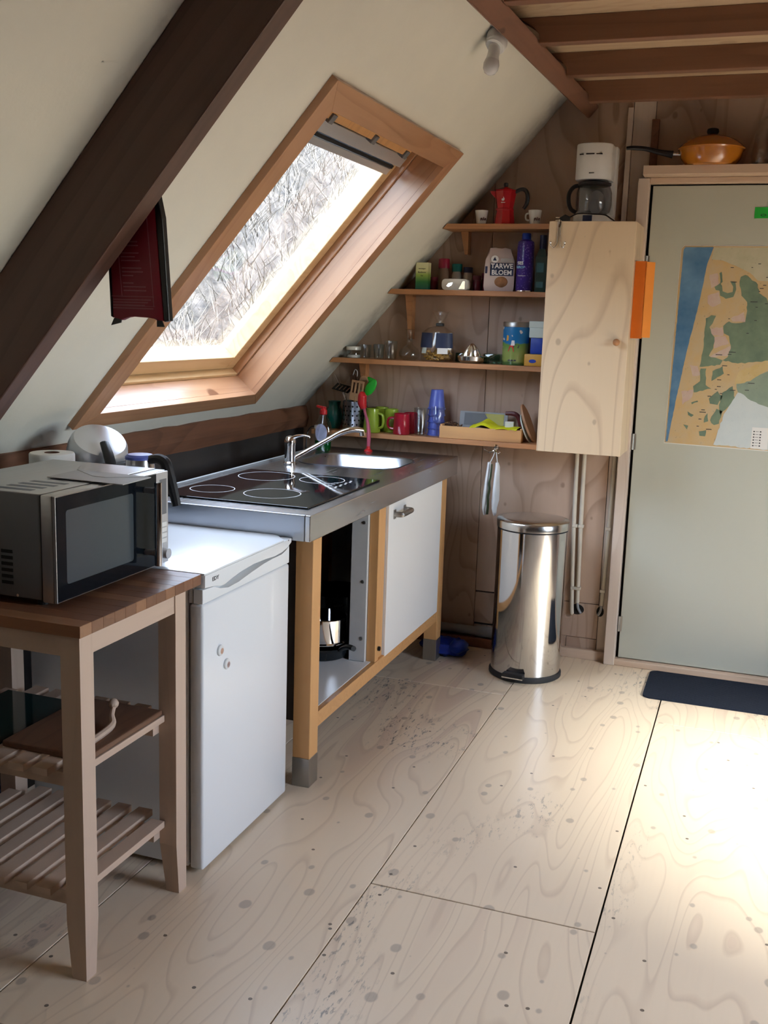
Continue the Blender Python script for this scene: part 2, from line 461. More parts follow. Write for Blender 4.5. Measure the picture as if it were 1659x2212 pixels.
m_glass = thin_glass('clear_glass', (0.90, 0.92, 0.92), 0.06)
m_pane = thin_glass('window_glass', (0.93, 0.96, 0.97), 0.03, grime=0.10)
m_brownboard = plain('dark_board', (0.055, 0.047, 0.045), 0.7, var=0.2, scale=6)
m_red = plain('red_enamel', (0.50, 0.012, 0.02), 0.25, var=0.03, coat=0.3)
m_redplas = plain('red_plastic', (0.62, 0.02, 0.025), 0.35, var=0.03)
m_redmug = plain('red_glaze', (0.40, 0.012, 0.03), 0.2, var=0.05, coat=0.4)
m_greenmug = plain('lime_glaze', (0.33, 0.45, 0.045), 0.22, var=0.05, coat=0.4)
m_teal = plain('teal_glaze', (0.0, 0.115, 0.095), 0.22, var=0.1, coat=0.4)
m_bluecup = plain('blue_plastic', (0.10, 0.14, 0.52), 0.3, var=0.05)
m_green = plain('green_silicone', (0.02, 0.50, 0.035), 0.4)
m_yellow = plain('yellow_cloth', (0.80, 0.80, 0.015), 0.8, var=0.06, bump=0.2)
m_orange = plain('orange_card', (0.75, 0.17, 0.012), 0.55, var=0.03)
m_orange2 = plain('orange_card_light', (0.85, 0.28, 0.04), 0.55, var=0.03)
m_panorange = plain('orange_enamel', (0.46, 0.16, 0.014), 0.18, var=0.06, coat=0.4)
m_pot = plain('black_enamel', (0.012, 0.014, 0.016), 0.2)
m_spoonwood = wood('utensil_wood', (0.52, 0.32, 0.18), (0.38, 0.2, 0.1), axis=2, ring=10, sc_=8, stretch=8, line=0.3, fine=0.3, rough=0.6)
m_darkwood = wood('dark_handle_wood', (0.12, 0.055, 0.03), (0.07, 0.03, 0.018), axis=2, ring=10, sc_=8, line=0.3, rough=0.5)
m_cork = wood('cork_board', (0.42, 0.23, 0.12), (0.28, 0.14, 0.07), axis=2, ring=12, sc_=6, stretch=3, line=0.35, rough=0.6)
m_cutboard = wood('brown_cutting_board', (0.16, 0.075, 0.04), (0.09, 0.04, 0.02), axis=1, ring=12, sc_=5, line=0.4, rough=0.5)
m_paper = plain('paper', (0.78, 0.77, 0.74), 0.8, var=0.03)
m_greypaper = plain('grey_paper', (0.42, 0.41, 0.41), 0.6, var=0.05)
m_cloth = plain('white_cloth', (0.76, 0.77, 0.78), 0.9, var=0.05, bump=0.3)
m_seam = plain('dark_green_seam', (0.04, 0.05, 0.02), 0.9)
m_bag = plain('blue_bag_plastic', (0.006, 0.03, 0.30), 0.3, var=0.25, scale=14, bump=0.3)
m_pipe = plain('cream_conduit', (0.60, 0.54, 0.44), 0.45, var=0.04)
m_greypipe = plain('grey_pipe', (0.30, 0.31, 0.32), 0.5)
m_wine = plain('fire_blanket_red', (0.20, 0.002, 0.018), 0.45, var=0.06, scale=8)
m_wineprint = plain('faded_print', (0.30, 0.09, 0.115), 0.6)
m_navy = plain('navy_print', (0.02, 0.03, 0.08), 0.5)
m_whiteprint = plain('white_print', (0.82, 0.82, 0.82), 0.5, var=0.01)
m_darkprint = plain('dark_print', (0.05, 0.05, 0.055), 0.5)
m_blue = plain('blue_card', (0.01, 0.045, 0.36), 0.45)
m_mustard = plain('mustard_card', (0.62, 0.33, 0.05), 0.5)
m_palecard = plain('pale_card', (0.60, 0.68, 0.64), 0.6)
m_purple = None
# ================================================================== the room
Y0 = -1.3                                                   # gable behind the camera
# ---- floor: plywood sheets on a dark subfloor
fb = B(); fb.box(-3.2, 3.8, Y0 - 0.1, YB + 0.1, -0.12, -0.012)
floor = fb.build('floor', m_dark)
tag(floor, 'whitewashed plywood sheet floor with dark joints', 'floor', kind='structure')
strips = {-3.317: (4.15, ), -2.707: (2.6, ), -2.097: (3.2, ), -1.487: (4.08, 1.64), -0.877: (2.486, ), -0.265: (4.03, 1.59), 0.345: (2.7, ), 0.955: (4.1, 1.66), 1.565: (2.5, ), 2.175: (3.7, 1.26), 2.785: (2.3, )}
GAP = 0.0022
for x0, cuts in strips.items():
    ys = [Y0 - 0.05] + sorted(cuts) + [YB + 0.02]
    for a, b in zip(ys, ys[1:]):
        pb = B(); pb.box(x0 + GAP, x0 + 0.611 - GAP, a + GAP, b - GAP, -0.012, 0.0, bev=0.0012, seg=1)
        pb.build('plywood_sheet', m_floor, floor)
# ---- sloping left side with the skylight hole, and its mirror
HY0, HY1, HU0, HU1 = 2.845, 3.94, -3.02, -1.84
U_LO, U_HI = -4.70, 0.46
def slope(name, frame, holes, sgn, label, mat):
    b = B()
    y0, y1 = Y0 - 0.12, 16.0                               # unseen length past the gable, added to keep the bank in shade
    def bx(ua, ub, ya, yb):
        if sgn < 0: ya, yb = -yb, -ya
        b.box(ua, ub, ya, yb, 0.0, 0.17)
    u0, u1 = holes[0][2] - 0.02, holes[0][3] + 0.02
    bx(U_LO, u0, y0, y1); bx(u1, U_HI, y0, y1)
    edges = [y0] + [v for h in sorted(holes) for v in (h[0] - 0.02, h[1] + 0.02)] + [y1]
    for k in range(0, len(edges), 2): bx(u0, u1, edges[k], edges[k + 1])
    o = b.build(name, mat, local=True)
    o.matrix_world = frame
    tag(o, label, 'wall', kind='structure')
    return o
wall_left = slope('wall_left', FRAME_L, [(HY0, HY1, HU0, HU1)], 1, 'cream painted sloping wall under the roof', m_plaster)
HOLE_R = (1.55, 3.05, -3.50, -1.95)
wall_right = slope('wall_right', FRAME_R, [HOLE_R], -1, 'brown boarded sloping wall across the room', m_brownwall)
# ---- gable wall behind the camera
GAB = [(-3.15, -0.1), (3.75, -0.1), (0.30, 3.87)]          # gable triangle inside the slopes
b = B(); b.prism(GAB, Y0 - 0.12, Y0, 'Y')
tag(b.build('wall_front', m_brownwall), 'brown boarded gable wall facing the door wall', 'wall', kind='structure')
# ---- gable wall with the shelves: backing and plywood panels
b = B(); b.prism(GAB, YB + 0.012, YB + 0.16, 'Y')
wall_back = b.build('wall_back', m_dark)
tag(wall_back, 'plywood clad gable wall behind the shelves', 'wall', kind='structure')
DX0, DX1, DZ1 = -0.508, 0.42, 2.108                         # door opening
def wpanel(x0, x1, z0, z1, mat=m_wallply, y0=YB, y1=YB + 0.014, name='plywood_panel'):
    x0 += 0.0012; x1 -= 0.0012; z0 += 0.0012; z1 -= 0.0012
    poly = [(x0, z0), (x1, z0), (x1, z1), (x0, z1)]
    for sg in (1, -1):                                       # cut along the two roof slopes
        f = (lambda q: ROOF_A + 0.06 + math.tan(ROOF_T) * q[0] - q[1]) if sg > 0 else (lambda q: ROOF_A + 0.06 + math.tan(ROOF_T) * (2 * RIDGE_X - q[0]) - q[1])
        out = []
        for a, b in zip(poly, poly[1:] + poly[:1]):
            fa, fb_ = f(a), f(b)
            if fa >= 0: out.append(a)
            if fa * fb_ < 0: t = fa / (fa - fb_); out.append((a[0] + (b[0] - a[0]) * t, a[1] + (b[1] - a[1]) * t))
        poly = out
    p = B(); p.prism(poly, y0, y1, 'Y', bev=0.001)
    return p.build(name, mat, wall_back)
wpanel(-2.13, -1.183, 0.0, 2.50); wpanel(-1.183, -0.60, 0.26, 2.50); wpanel(-0.60, DX0, 0.0, 2.50, m_whitewood)
wpanel(-1.183, -0.74, 0.0, 0.095); pass; wpanel(-1.085, -0.60, 0.095, 0.26)
wpanel(-1.183, -1.088, 0.105, 0.255, y0=YB - 0.003, name='hatch_panel')
wpanel(-0.74, -0.60, 0.0, 0.095)
wpanel(DX0, DX1 + 0.06, DZ1, 2.50); wpanel(DX1, 1.5, 0.0, 2.50); wpanel(1.5, 2.7, 0.0, 1.2)
for x0, x1, z0, z1 in ((-0.731, -0.666, 0.203, 0.252), (-0.609, -0.576, 0.205, 0.252)):
    p = B(); p.prism([(x0 + (x1 - x0) / 2 + (x1 - x0) / 2 * cos(2 * pi * k / 20), z0 + (z1 - z0) / 2 + (z1 - z0) / 2 * sin(2 * pi * k / 20)) for k in range(20)], YB - 0.0015, YB + 0.01)
    h = p.build('cable_hole', m_dark, wall_back); h['label'] = 'dark hole cut in plywood'
# batten strips on the wall
p = B(); p.box(-0.622, -0.600, YB - 0.018, YB, 1.935, 2.42, bev=0.002); p.build('batten', m_whitewood, wall_back)
p = B(); p.box(-0.80, -0.515, YB - 0.022, YB, 0.0, 0.045, bev=0.002); bb = p.build('baseboard_back', m_whitewood_x)
tag(bb, 'low pale batten along the wall beside the door', 'baseboard', kind='structure')
p = B(); p.box(-0.52, -0.49, YB - 0.02, YB, 2.17, 2.37, bev=0.002)
p.build('batten', m_lowbeam, wall_back)['label'] = 'short reddish brown strip'
# ---- door
d1 = B(); d1.box(DX0 + 0.012, DX1 - 0.01, YB - 0.018, YB + 0.012, 0.032, DZ1 - 0.006, bev=0.002)
door = d1.build('door_1', m_doorpaint)
tag(door, 'flat pale grey green door with a map pinned on it', 'door', kind='structure')
for z in (1.78, 1.02, 0.19):
    p = B(); p.cyl((DX0 + 0.006, YB - 0.024, z - 0.035), (DX0 + 0.006, YB - 0.024, z + 0.035), 0.006, seg=10)
    p.box(DX0 + 0.006, DX0 + 0.020, YB - 0.0215, YB - 0.018, z - 0.035, z + 0.035); p.build('hinge', m_foot, door)
p = B(); p.box(DX1 - 0.07, DX1 - 0.055, YB - 0.06, YB - 0.018, 1.03, 1.045); p.box(DX1 - 0.17, DX1 - 0.055, YB - 0.068, YB - 0.055, 1.028, 1.047, bev=0.004)
p.build('handle', m_foot, door)
b = B(); b.box(-0.556, DX0, YB - 0.055, YB, 0.0, 2.13, bev=0.003)
tr = b.build('trim_1', m_whitewood); tag(tr, 'whitewashed upright post of the door frame', 'door frame', kind='structure')
b = B(); b.box(DX0, DX1 + 0.08, YB - 0.05, YB, DZ1, 2.132, bev=0.003)
tag(b.build('trim_2', m_whitewood_x), 'whitewashed head board over the door', 'door frame', kind='structure')
b = B(); b.box(DX1, DX1 + 0.08, YB - 0.055, YB, 0.0, DZ1, bev=0.003)
tag(b.build('trim_3', m_whitewood), 'whitewashed far post of the door frame', 'door frame', kind='structure')
b = B(); b.box(DX0 - 0.02, DX1, YB - 0.05, YB + 0.01, 0.0, 0.028, bev=0.004)
tag(b.build('trim_4', m_whitewood_x), 'pale wooden threshold under the door', 'threshold', kind='structure')
# ---- ceiling boards and joists
b = B(); b.box(-0.93, 1.53, Y0, YB, 2.48, 2.52)
ceiling = b.build('ceiling', m_ceil)
tag(ceiling, 'brown loft floorboards seen from below', 'ceiling', kind='structure')
d0x = (-0.788 + 0.817) / (YB - 2.91)                         # drift of the purlin along the room
for k in range(-1, 9):
    y = 4.452 - 0.461 * k if k >= 0 else None
    if y is None: continue
    xj = -0.788 + d0x * (y - YB) + 0.064 * CT + 0.001
    p = B(); p.prism([(xj, 2.40), (1.42, 2.40), (1.42, 2.48), (xj - 0.072, 2.48), (xj - 0.02, 2.452), (xj, 2.431)], y, y + 0.046, 'Y', bev=0.002); p.build('joist', m_joist, ceiling)
# ---- beams
def beam_along(name, p0, p1, w_dir, w, h_dir, h, mat, label):
    """bar from p0 to p1; corner line p0-p1, section w along w_dir and h along h_dir"""
    p0, p1, wd, hd = Vector(p0), Vector(p1), Vector(w_dir).normalized() * w, Vector(h_dir).normalized() * h
    b = B(); v = []
    for q in (p0, p1): v += [q, q + wd, q + wd + hd, q + hd]
    vs, fs = b._add(v, [(0, 3, 2, 1), (4, 5, 6, 7), (0, 1, 5, 4), (1, 2, 6, 5), (2, 3, 7, 6), (3, 0, 4, 7)])
    bmesh.ops.bevel(b.bm, geom=list(b.bm.edges), offset=0.004, segments=2, affect='EDGES')
    o = b.build(name, mat, origin=p0); tag(o, label, 'beam', kind='structure'); return o
d0 = (Vector((-0.788, YB, 2.382)) - Vector((-0.817, 2.91, 2.352))) / (YB - 2.91)
pstart = Vector((-0.788, YB, 2.382)) + d0 * (Y0 - YB)
beam_along('trim_5', pstart, Vector((-0.788, YB, 2.382)), (CT, 0, ST), 0.064, (-ST, 0, CT), 0.125, m_beam, 'brown diagonal purlin beam carrying the ceiling joists')
b = B(); b.box(U_LO, -0.6, 2.005, 2.067, -0.18, 0.0, bev=0.004)
raf = b.build('trim_6', m_rafter, local=True); raf.matrix_world = FRAME_L
tag(raf, 'thick dark stained rafter sloping across the wall', 'beam', kind='structure')
b = B(); b.box(U_LO, -0.6, -0.40, -0.338, -0.18, 0.0, bev=0.004)
raf = b.build('trim_7', m_rafter, local=True); raf.matrix_world = FRAME_L
tag(raf, 'dark stained rafter nearer the front gable', 'beam', kind='structure')
def rough_beam():
    b = B(); n = 60; loops = []
    for i in range(n + 1):
        y = Y0 + (YB - Y0) * i / n
        w = [rng.uniform(-0.002, 0.002) for _ in range(6)]
        loops.append([(-2.072 + w[0], y, 0.985 + w[1]), (-2.062 + w[2], y, 1.03), (-2.074 + w[3], y, 1.088 + w[4] * 1.6), (-2.20, y, 1.12), (-2.24, y, 0.985)])
    b.loft(loops); o = b.build('trim_8', m_lowbeam); tag(o, 'rough reddish brown wall plate beam low under the skylight', 'beam', kind='structure')
rough_beam()
b = B(); b.box(-2.12, -2.09, Y0, YB, 0.0, 1.0)
tag(b.build('wall_knee', m_brownboard), 'dark knee wall board behind the kitchen worktop', 'wall', kind='structure')
# ---- skylights
def skylight(name, frame, sgn, h0, h1, u0, u1, label, blind=True):
    root = thing(name, (0, 0, 0), label, 'window', kind='structure')
    root.matrix_world = frame
    def bx(b, ua, ub, ya, yb, da, db, bev=0.0):
        if sgn < 0: ya, yb = -yb, -ya
        return b.box(ua, ub, ya, yb, -db, -da, bev)
    c = 0.082
    # mitred casing boards, proud of the plaster
    def cas(pts, mat):
        if sgn < 0: pts = [(u, -y) for u, y in pts]
        b = B(); b.prism(pts, -0.024, 0.0, 'Z', bev=0.0015); b.build('casing_board', mat, root, local=True)
    o0, o1, v0, v1 = h0 - c - 0.008, h1 + c, u0 - 0.062, u1 + c
    cas([(v0, o0), (v1, o0), (u1, h0), (u0, h0)], m_pine); cas([(v0, o1), (v1, o1), (u1, h1), (u0, h1)], m_pine)
    cas([(v1, o0), (v1, o1), (u1, h1), (u1, h0)], m_pine_y); cas([(v0, o0), (v0, o1), (u0, h1), (u0, h0)], m_pine_y)
    # reveal boards
    for args, mat in (((u0 - 0.02, u1 + 0.02, h0 - 0.018, h0), m_pine), ((u0 - 0.02, u1 + 0.02, h1, h1 + 0.018), m_pine), ((u0 - 0.018, u0, h0, h1), m_pine_y), ((u1, u1 + 0.018, h0, h1), m_pine_y)):
        b = B(); bx(b, *args, -0.088, 0.0); b.build('reveal_board', mat, root, local=True)
    # fixed frame
    t = 0.012
    for args, mat in (((u0 - 0.02, u1 + 0.02, h0 - 0.02, h0 + t), m_pine), ((u0 - 0.02, u1 + 0.02, h1 - t, h1 + 0.02), m_pine), ((u0 - 0.02, u0 + t, h0 + t, h1 - t), m_sash), ((u1 - t, u1 + 0.02, h0 + t, h1 - t), m_pine_y)):
        b = B(); bx(b, *args, -0.150, -0.089, 0.002); b.build('frame_bar', mat, root, local=True)
    # sash
    s = 0.062
    q0, q1, w0, w1 = h0 + t + 0.003, h1 - t - 0.003, u0 + t + 0.003, u1 - t - 0.003
    sash = bpy.data.objects.new('sash', None); COL.objects.link(sash); sash.parent = root
    for args, mat in (((w0, w1, q0, q0 + s), m_sash), ((w0, w1, q1 - s, q1), m_sash), ((w0, w0 + s, q0 + s, q1 - s), m_sash), ((w1 - s, w1, q0 + s, q1 - s), m_sash)):
        b = B(); bx(b, *args, -0.192, -0.118, 0.003); b.build('sash_bar', mat, sash, local=True)
    b = B(); bx(b, w0 + s - 0.008, w1 - s + 0.008, q0 + s - 0.008, q1 - s + 0.008, -0.176, -0.171); b.build('pane', m_pane, sash, local=True)
    # outer flashing
    for args in ((u0 - 0.09, u1 + 0.09, h0 - 0.09, h0 + 0.035), (u0 - 0.09, u1 + 0.09, h1 - 0.035, h1 + 0.09), (u0 - 0.09, u0 + 0.035, h0, h1), (u1 - 0.035, u1 + 0.09, h0, h1)):
        b = B(); bx(b, *args, -0.215, -0.194); b.build('flashing', m_greypipe, root, local=True)
    if blind:
        b = B(); bx(b, u1 - 0.052, u1 - 0.010, h0 + t, h1 - t - 0.1, -0.10, -0.072, 0.002); b.build('blind_board', m_traypine, root, local=True)
        v = B(); bx(v, u1 - 0.105, u1 - 0.060, h0 + 0.02, h1 - 0.06, -0.118, -0.088, 0.003); vb = v.build('vent_bar', m_silver, root, local=True)
        v = B(); bx(v, u1 - 0.125, u1 - 0.111, h0 + 0.05, h1 - 0.09, -0.118, -0.098, 0.002); v.build('slot', m_dark, vb, local=True)
        v = B(); bx(v, u1 - 0.155, u1 - 0.127, h0 + 0.05, h1 - 0.09, -0.125, -0.100, 0.003); v.build('grip', m_silver, vb, local=True)
        for fy in (0.22, 0.56, 0.86):
            yy = h0 + (h1 - h0) * fy
            v = B(); bx(v, u1 - 0.062, u1 - 0.030, yy - 0.016, yy + 0.016, -0.094, -0.064, 0.002); v.build('clip', m_gasket, vb, local=True)
    return root
skylight('window_1', FRAME_L, 1, HY0, HY1, HU0, HU1, 'pine framed skylight in the sloping wall above the sink')
skylight('window_2', FRAME_R, -1, *HOLE_R, 'pine framed skylight in the opposite slope', blind=False)
# sampling guides for the daylight that comes in through the skylights
for fr, sgn, (h0, h1, u0, u1) in ((FRAME_L, 1, (HY0, HY1, HU0, HU1)), (FRAME_R, -1, HOLE_R)):
    ld = bpy.data.lights.new('daylight_portal', 'AREA'); ld.shape = 'RECTANGLE'; ld.size = u1 - u0; ld.size_y = h1 - h0
    ld.cycles.is_portal = True
    lo = bpy.data.objects.new('daylight_portal', ld); COL.objects.link(lo)
    lo.matrix_world = fr @ Matrix.Translation(((u0 + u1) / 2, sgn * (h0 + h1) / 2, 0.23))
# ---- outside: ground and the dune bank seen through the skylight
def bank_z(x, y):
    t = max(0.0, (-3.9 - x))
    return -0.3 + 1.28 * t * min(1.0, 6.0 / (t + 2.2)) + 0.18 * sin(y * 1.3 + x) + 0.12 * sin(y * 2.9 - 1.7 * x) + 0.07 * sin(5.1 * y + 3.3 * x)
t_ = NT('dry_bank_earth')
v_ = t_.coords((1, 1, 1), False)
col_ = t_.mix(t_.mapr(t_.noise(v_, 5.0, 5.0, 0.7), 0.35, 0.65), (0.014, 0.013, 0.013, 1), (0.10, 0.088, 0.078, 1))
t_.bsdf(Base_Color=col_, Roughness=0.95, Normal=t_.bump(t_.noise(v_, 30.0, 4.0, 0.7), 0.8, 0.05))
b = B(); nx, ny = 44, 110; vv = []; ff = []
for i in range(nx + 1):
    for j in range(ny + 1):
        x = -3.3 - 11.7 * i / nx; y = -6 + 56 * j / ny
        vv.append((x, y, bank_z(x, y)))
for i in range(nx):
    for j in range(ny):
        k = i * (ny + 1) + j; ff.append((k, k + 1, k + ny + 2, k + ny + 1))
b._add(vv, ff)
bank = b.build('dune_bank', t_.m, smooth=True, angle=180)
tag(bank, 'steep dune bank outside the skylight', 'bank', kind='structure')
m_dryA = plain('dry_grass', (0.20, 0.178, 0.152), 0.9, var=0.45, scale=9.0)
gv, gf = [], []
for _ in range(60000):
    y = 2.5 + 38.0 * rng.random() ** 1.7; x = -3.7 - 6.5 * rng.random() ** 1.2; z = bank_z(x, y)
    a = rng.uniform(0, 2 * pi); L = rng.uniform(0.15, 0.45) * (1 + y * 0.03); w = rng.uniform(0.002, 0.006) * (1 + y * 0.05)
    lean = rng.uniform(0.3, 1.2)
    tip = Vector((x + L * lean * cos(a), y + L * lean * sin(a), z + L * rng.uniform(0.3, 0.9)))
    sx, sy = -sin(a) * w, cos(a) * w; k = len(gv)
    gv += [(x - sx, y - sy, z - 0.02), (x + sx, y + sy, z - 0.02), tip]; gf.append((k, k + 1, k + 2))
me = bpy.data.meshes.new('dry_grass'); me.from_pydata(gv, [], gf); me.materials.append(m_dryA)
go = bpy.data.objects.new('dry_grass', me); COL.objects.link(go)
tag(go, 'dry pale grass covering the bank outside the skylight', 'grass', kind='stuff')
b = B(); b.box(3.9, 30, -20, 30, -0.5, -0.3)
tag(b.build('ground', t_.m), 'sandy ground outside', 'ground', kind='structure')
# ================================================================== kitchen run
# ---- base unit
unit = thing('kitchen_unit', (-1.57, 3.7, 0), 'freestanding kitchen base unit with orange wood legs, one white door and an open bay', 'cabinet')
WX = -1.268
for x0, y0 in ((WX - 0.06, 2.957), (WX - 0.06, 4.378), (-1.86, 2.957), (-1.86, 4.378)):
    b = B(); b.box(x0, x0 + 0.06, y0, y0 + 0.068, 0.098, 0.838, bev=0.002); leg = b.build('leg', m_alder, unit)
    b = B(); b.box(x0 - 0.001, x0 + 0.061, y0 - 0.001, y0 + 0.069, 0.0, 0.099, bev=0.002); b.build('foot', m_foot, leg)
b = B(); b.box(WX - 0.022, WX - 0.002, 3.025, 4.378, 0.187, 0.238, bev=0.001); b.build('bottom_rail', m_alder_y, unit)
b = B(); b.box(WX - 0.04, WX - 0.004, 3.575, 3.612, 0.238, 0.836, bev=0.002); b.build('middle_post', m_alder, unit)
b = B(); b.box(WX - 0.05, WX - 0.012, 3.613, 3.672, 0.238, 0.836, bev=0.002); b.build('middle_post', m_alder, unit)
b = B(); b.box(-1.85, WX - 0.022, 3.02, 4.37, 0.215, 0.240); b.build('floor_panel', m_lam, unit)
b = B(); b.box(WX - 0.105, WX - 0.041, 3.560, 3.580, 0.241, 0.836, bev=0.001); part = b.build('partition', m_lamgrey, unit)
for z in (0.775, 0.55, 0.33):
    b = B(); b.cyl((-1.325, 3.5605, z), (-1.325, 3.5575, z), 0.0075, 0.006, 12); b.cyl((-1.325, 3.558, z), (-1.325, 3.5568, z), 0.003, seg=8); b.build('screw', m_foot, part)
b = B(); b.box(-1.87, -1.85, 2.96, 4.44, 0.10, 0.836); b.build('back_panel', m_dark, unit)
b = B(); b.box(-1.85, WX - 0.06, 2.965, 2.983, 0.22, 0.836); b.build('side_panel', m_brownboard, unit)
b = B(); b.box(-1.85, WX - 0.06, 4.415, 4.433, 0.22, 0.836); b.build('side_panel', m_lamgrey, unit)
b = B(); b.box(WX - 0.020, WX - 0.001, 3.676, 4.375, 0.232, 0.834, bev=0.0015); udoor = b.build('door', m_lam, unit)
b = B(); b.tube([(WX, 3.735, 0.783), (WX + 0.026, 3.737, 0.783), (WX + 0.030, 3.75, 0.783), (WX + 0.030, 3.84, 0.783), (WX + 0.026, 3.853, 0.783), (WX, 3.855, 0.783)], 0.011, 8, 4, flat=1.0)
b.build('handle', m_foot, udoor, smooth=True)
for y in (3.735, 3.855):
    b = B(); b.box(WX - 0.001, WX + 0.004, y - 0.010, y + 0.010, 0.765, 0.801, bev=0.002); b.build('handle_plate', m_foot, udoor)
b = B(); b.cyl((WX - 0.004, 3.606, 0.285), (WX + 0.004, 3.606, 0.285), 0.009, seg=10); b.build('bumper', m_black, unit)
# ---- worktop with the sink pressed into it
TZ = 0.918
top = thing('worktop', (-1.57, 3.7, 0.834), 'stainless steel worktop with a sink pressed into it', 'worktop')
wx0, wx1, wy0, wy1 = -1.885, -1.250, 2.888, 4.545
sx0, sx1, sy0, sy1 = -1.80, -1.365, 3.945, 4.335
def rrect(x0, x1, y0, y1, r, z, n=7):
    out = []
    for cx, cy, a0 in ((x1 - r, y1 - r, 0), (x0 + r, y1 - r, pi / 2), (x0 + r, y0 + r, pi), (x1 - r, y0 + r, 3 * pi / 2)):
        for k in range(n + 1):
            a = a0 + pi / 2 * k / n; out.append((cx + r * cos(a), cy + r * sin(a), z))
    return out
b = B()
outer = [b.bm.verts.new(p) for p in ((wx0, wy0, TZ), (wx1, wy0, TZ), (wx1, wy1, TZ), (wx0, wy1, TZ))]
inner = [b.bm.verts.new(p) for p in rrect(sx0, sx1, sy0, sy1, 0.11, TZ)]
es = [b.bm.edges.new((outer[i], outer[(i + 1) % 4])) for i in range(4)] + [b.bm.edges.new((inner[i], inner[(i + 1) % len(inner)])) for i in range(len(inner))]
bmesh.ops.triangle_fill(b.bm, edges=es, use_beauty=True)
b.build('top_sheet', m_steel, top)
b = B(); b.box(wx1 - 0.018, wx1, wy0, wy1, 0.836, TZ + 0.0005, bev=0.003); b.build('front_apron', m_steel, top)
b = B(); b.box(wx0, wx1 - 0.018, wy0, wy0 + 0.018, 0.836, TZ + 0.0005, bev=0.003); b.build('side_apron', m_steelx, top)
b = B(); b.box(wx0, wx1 - 0.018, wy1 - 0.018, wy1, 0.836, TZ - 0.0005); b.build('side_apron', m_steelx, top)
b = B(); b.box(wx0 - 0.012, wx0, wy0, wy1, 0.84, TZ + 0.010, bev=0.002); b.build('back_edge', m_greypipe, top)
b = B(); b.box(wx0, wx1 - 0.02, wy0 + 0.02, sy0 - 0.05, 0.872, 0.900); b.build('core_board', m_dark, top)
b = B()
lp = [rrect(sx0 - 0.006, sx1 + 0.006, sy0 - 0.006, sy1 + 0.006, 0.115, TZ + 0.0025), rrect(sx0 + 0.004, sx1 - 0.004, sy0 + 0.004, sy1 - 0.004, 0.108, TZ - 0.004), rrect(sx0 + 0.012, sx1 - 0.012, sy0 + 0.012, sy1 - 0.012, 0.10, TZ - 0.11),
      rrect(sx0 + 0.028, sx1 - 0.028, sy0 + 0.028, sy1 - 0.028, 0.09, TZ - 0.142), rrect(sx0 + 0.07, sx1 - 0.07, sy0 + 0.07, sy1 - 0.07, 0.06, TZ - 0.152), rrect(-1.61, -1.55, 4.11, 4.17, 0.03, TZ - 0.155)]
b.loft(lp, cap0=False); bowl = b.build('sink_bowl', m_steelx, top, smooth=True, angle=60)
b = B(); b.lathe([(0.036, 0), (0.036, 0.004), (0.026, 0.005), (0.02, 0.001)], (-1.58, 4.14, TZ - 0.154), 20); b.build('drain', m_chrome, bowl, smooth=True)
# ---- hob
hob = thing('ceramic_hob', (-1.57, 3.32, TZ), 'black glass hob with four white cooking circles on the steel worktop', 'hob')
HZ = TZ + 0.0065
b = B(); b.box(-1.84, -1.302, 2.985, 3.652, TZ + 0.0006, HZ, bev=0.002); b.build('glass_plate', m_blackgloss, hob)
for cx, cy, r in ((-1.735, 3.158, 0.076), (-1.515, 3.172, 0.096), (-1.702, 3.513, 0.105), (-1.486, 3.534, 0.083)):
    b = B(); b.lathe([(r - 0.0013, 0.0), (r - 0.0013, 0.0006), (r + 0.0013, 0.0006), (r + 0.0013, 0.0)], (cx, cy, HZ - 0.0001), 64, cap=False); b.build('cooking_ring', m_ringprint, hob)
b = B()
for k in range(9): b.box(-1.385 + 0.006 * (k % 2), -1.378 + 0.006 * (k % 2), 3.36 + k * 0.024, 3.372 + k * 0.024, HZ - 0.0001, HZ + 0.0004)
for k in range(4): b.box(-1.42, -1.405, 3.40 + k * 0.03, 3.404 + k * 0.03, HZ - 0.0001, HZ + 0.0004)
b.build('touch_marks', m_ringprint, hob)['kind'] = 'stuff'
# ---- tap
tap = thing('mixer_tap', (-1.782, 3.893, TZ), 'chrome single lever mixer tap between hob and sink', 'tap')
cx, cy = -1.782, 3.893
b = B(); b.lathe([(0.027, 0), (0.027, 0.006), (0.0225, 0.012), (0.0215, 0.075), (0.024, 0.085), (0.0235, 0.10), (0.017, 0.112), (0.004, 0.117)], (cx, cy, TZ + 0.0008), 24); b.build('body', m_chrome, tap, smooth=True)
b = B(); b.tube([(cx + 0.005, cy, TZ + 0.105), (cx + 0.03, cy, TZ + 0.117), (cx + 0.06, cy, TZ + 0.122), (cx + 0.088, cy, TZ + 0.118)], [0.014, 0.010, 0.007, 0.006], 10, 5, flat=0.7); b.build('lever', m_chrome, tap, smooth=True)
b = B(); b.tube([(cx + 0.01, cy + 0.008, TZ + 0.022), (cx + 0.06, cy + 0.045, TZ + 0.055), (cx + 0.13, cy + 0.10, TZ + 0.103), (cx + 0.165, cy + 0.128, TZ + 0.127), (cx + 0.20, cy + 0.155, TZ + 0.14), (cx + 0.225, cy + 0.175, TZ + 0.141), (cx + 0.243, cy + 0.19, TZ + 0.137)], [0.011, 0.0105, 0.0105, 0.011, 0.0125, 0.0125, 0.0125], 12, 6); spout = b.build('spout', m_chrome, tap, smooth=True)
b = B(); b.cyl((cx + 0.240, cy + 0.187, TZ + 0.140), (cx + 0.243, cy + 0.190, TZ + 0.116), 0.012, seg=16); b.build('nozzle', m_chrome, spout, smooth=True)
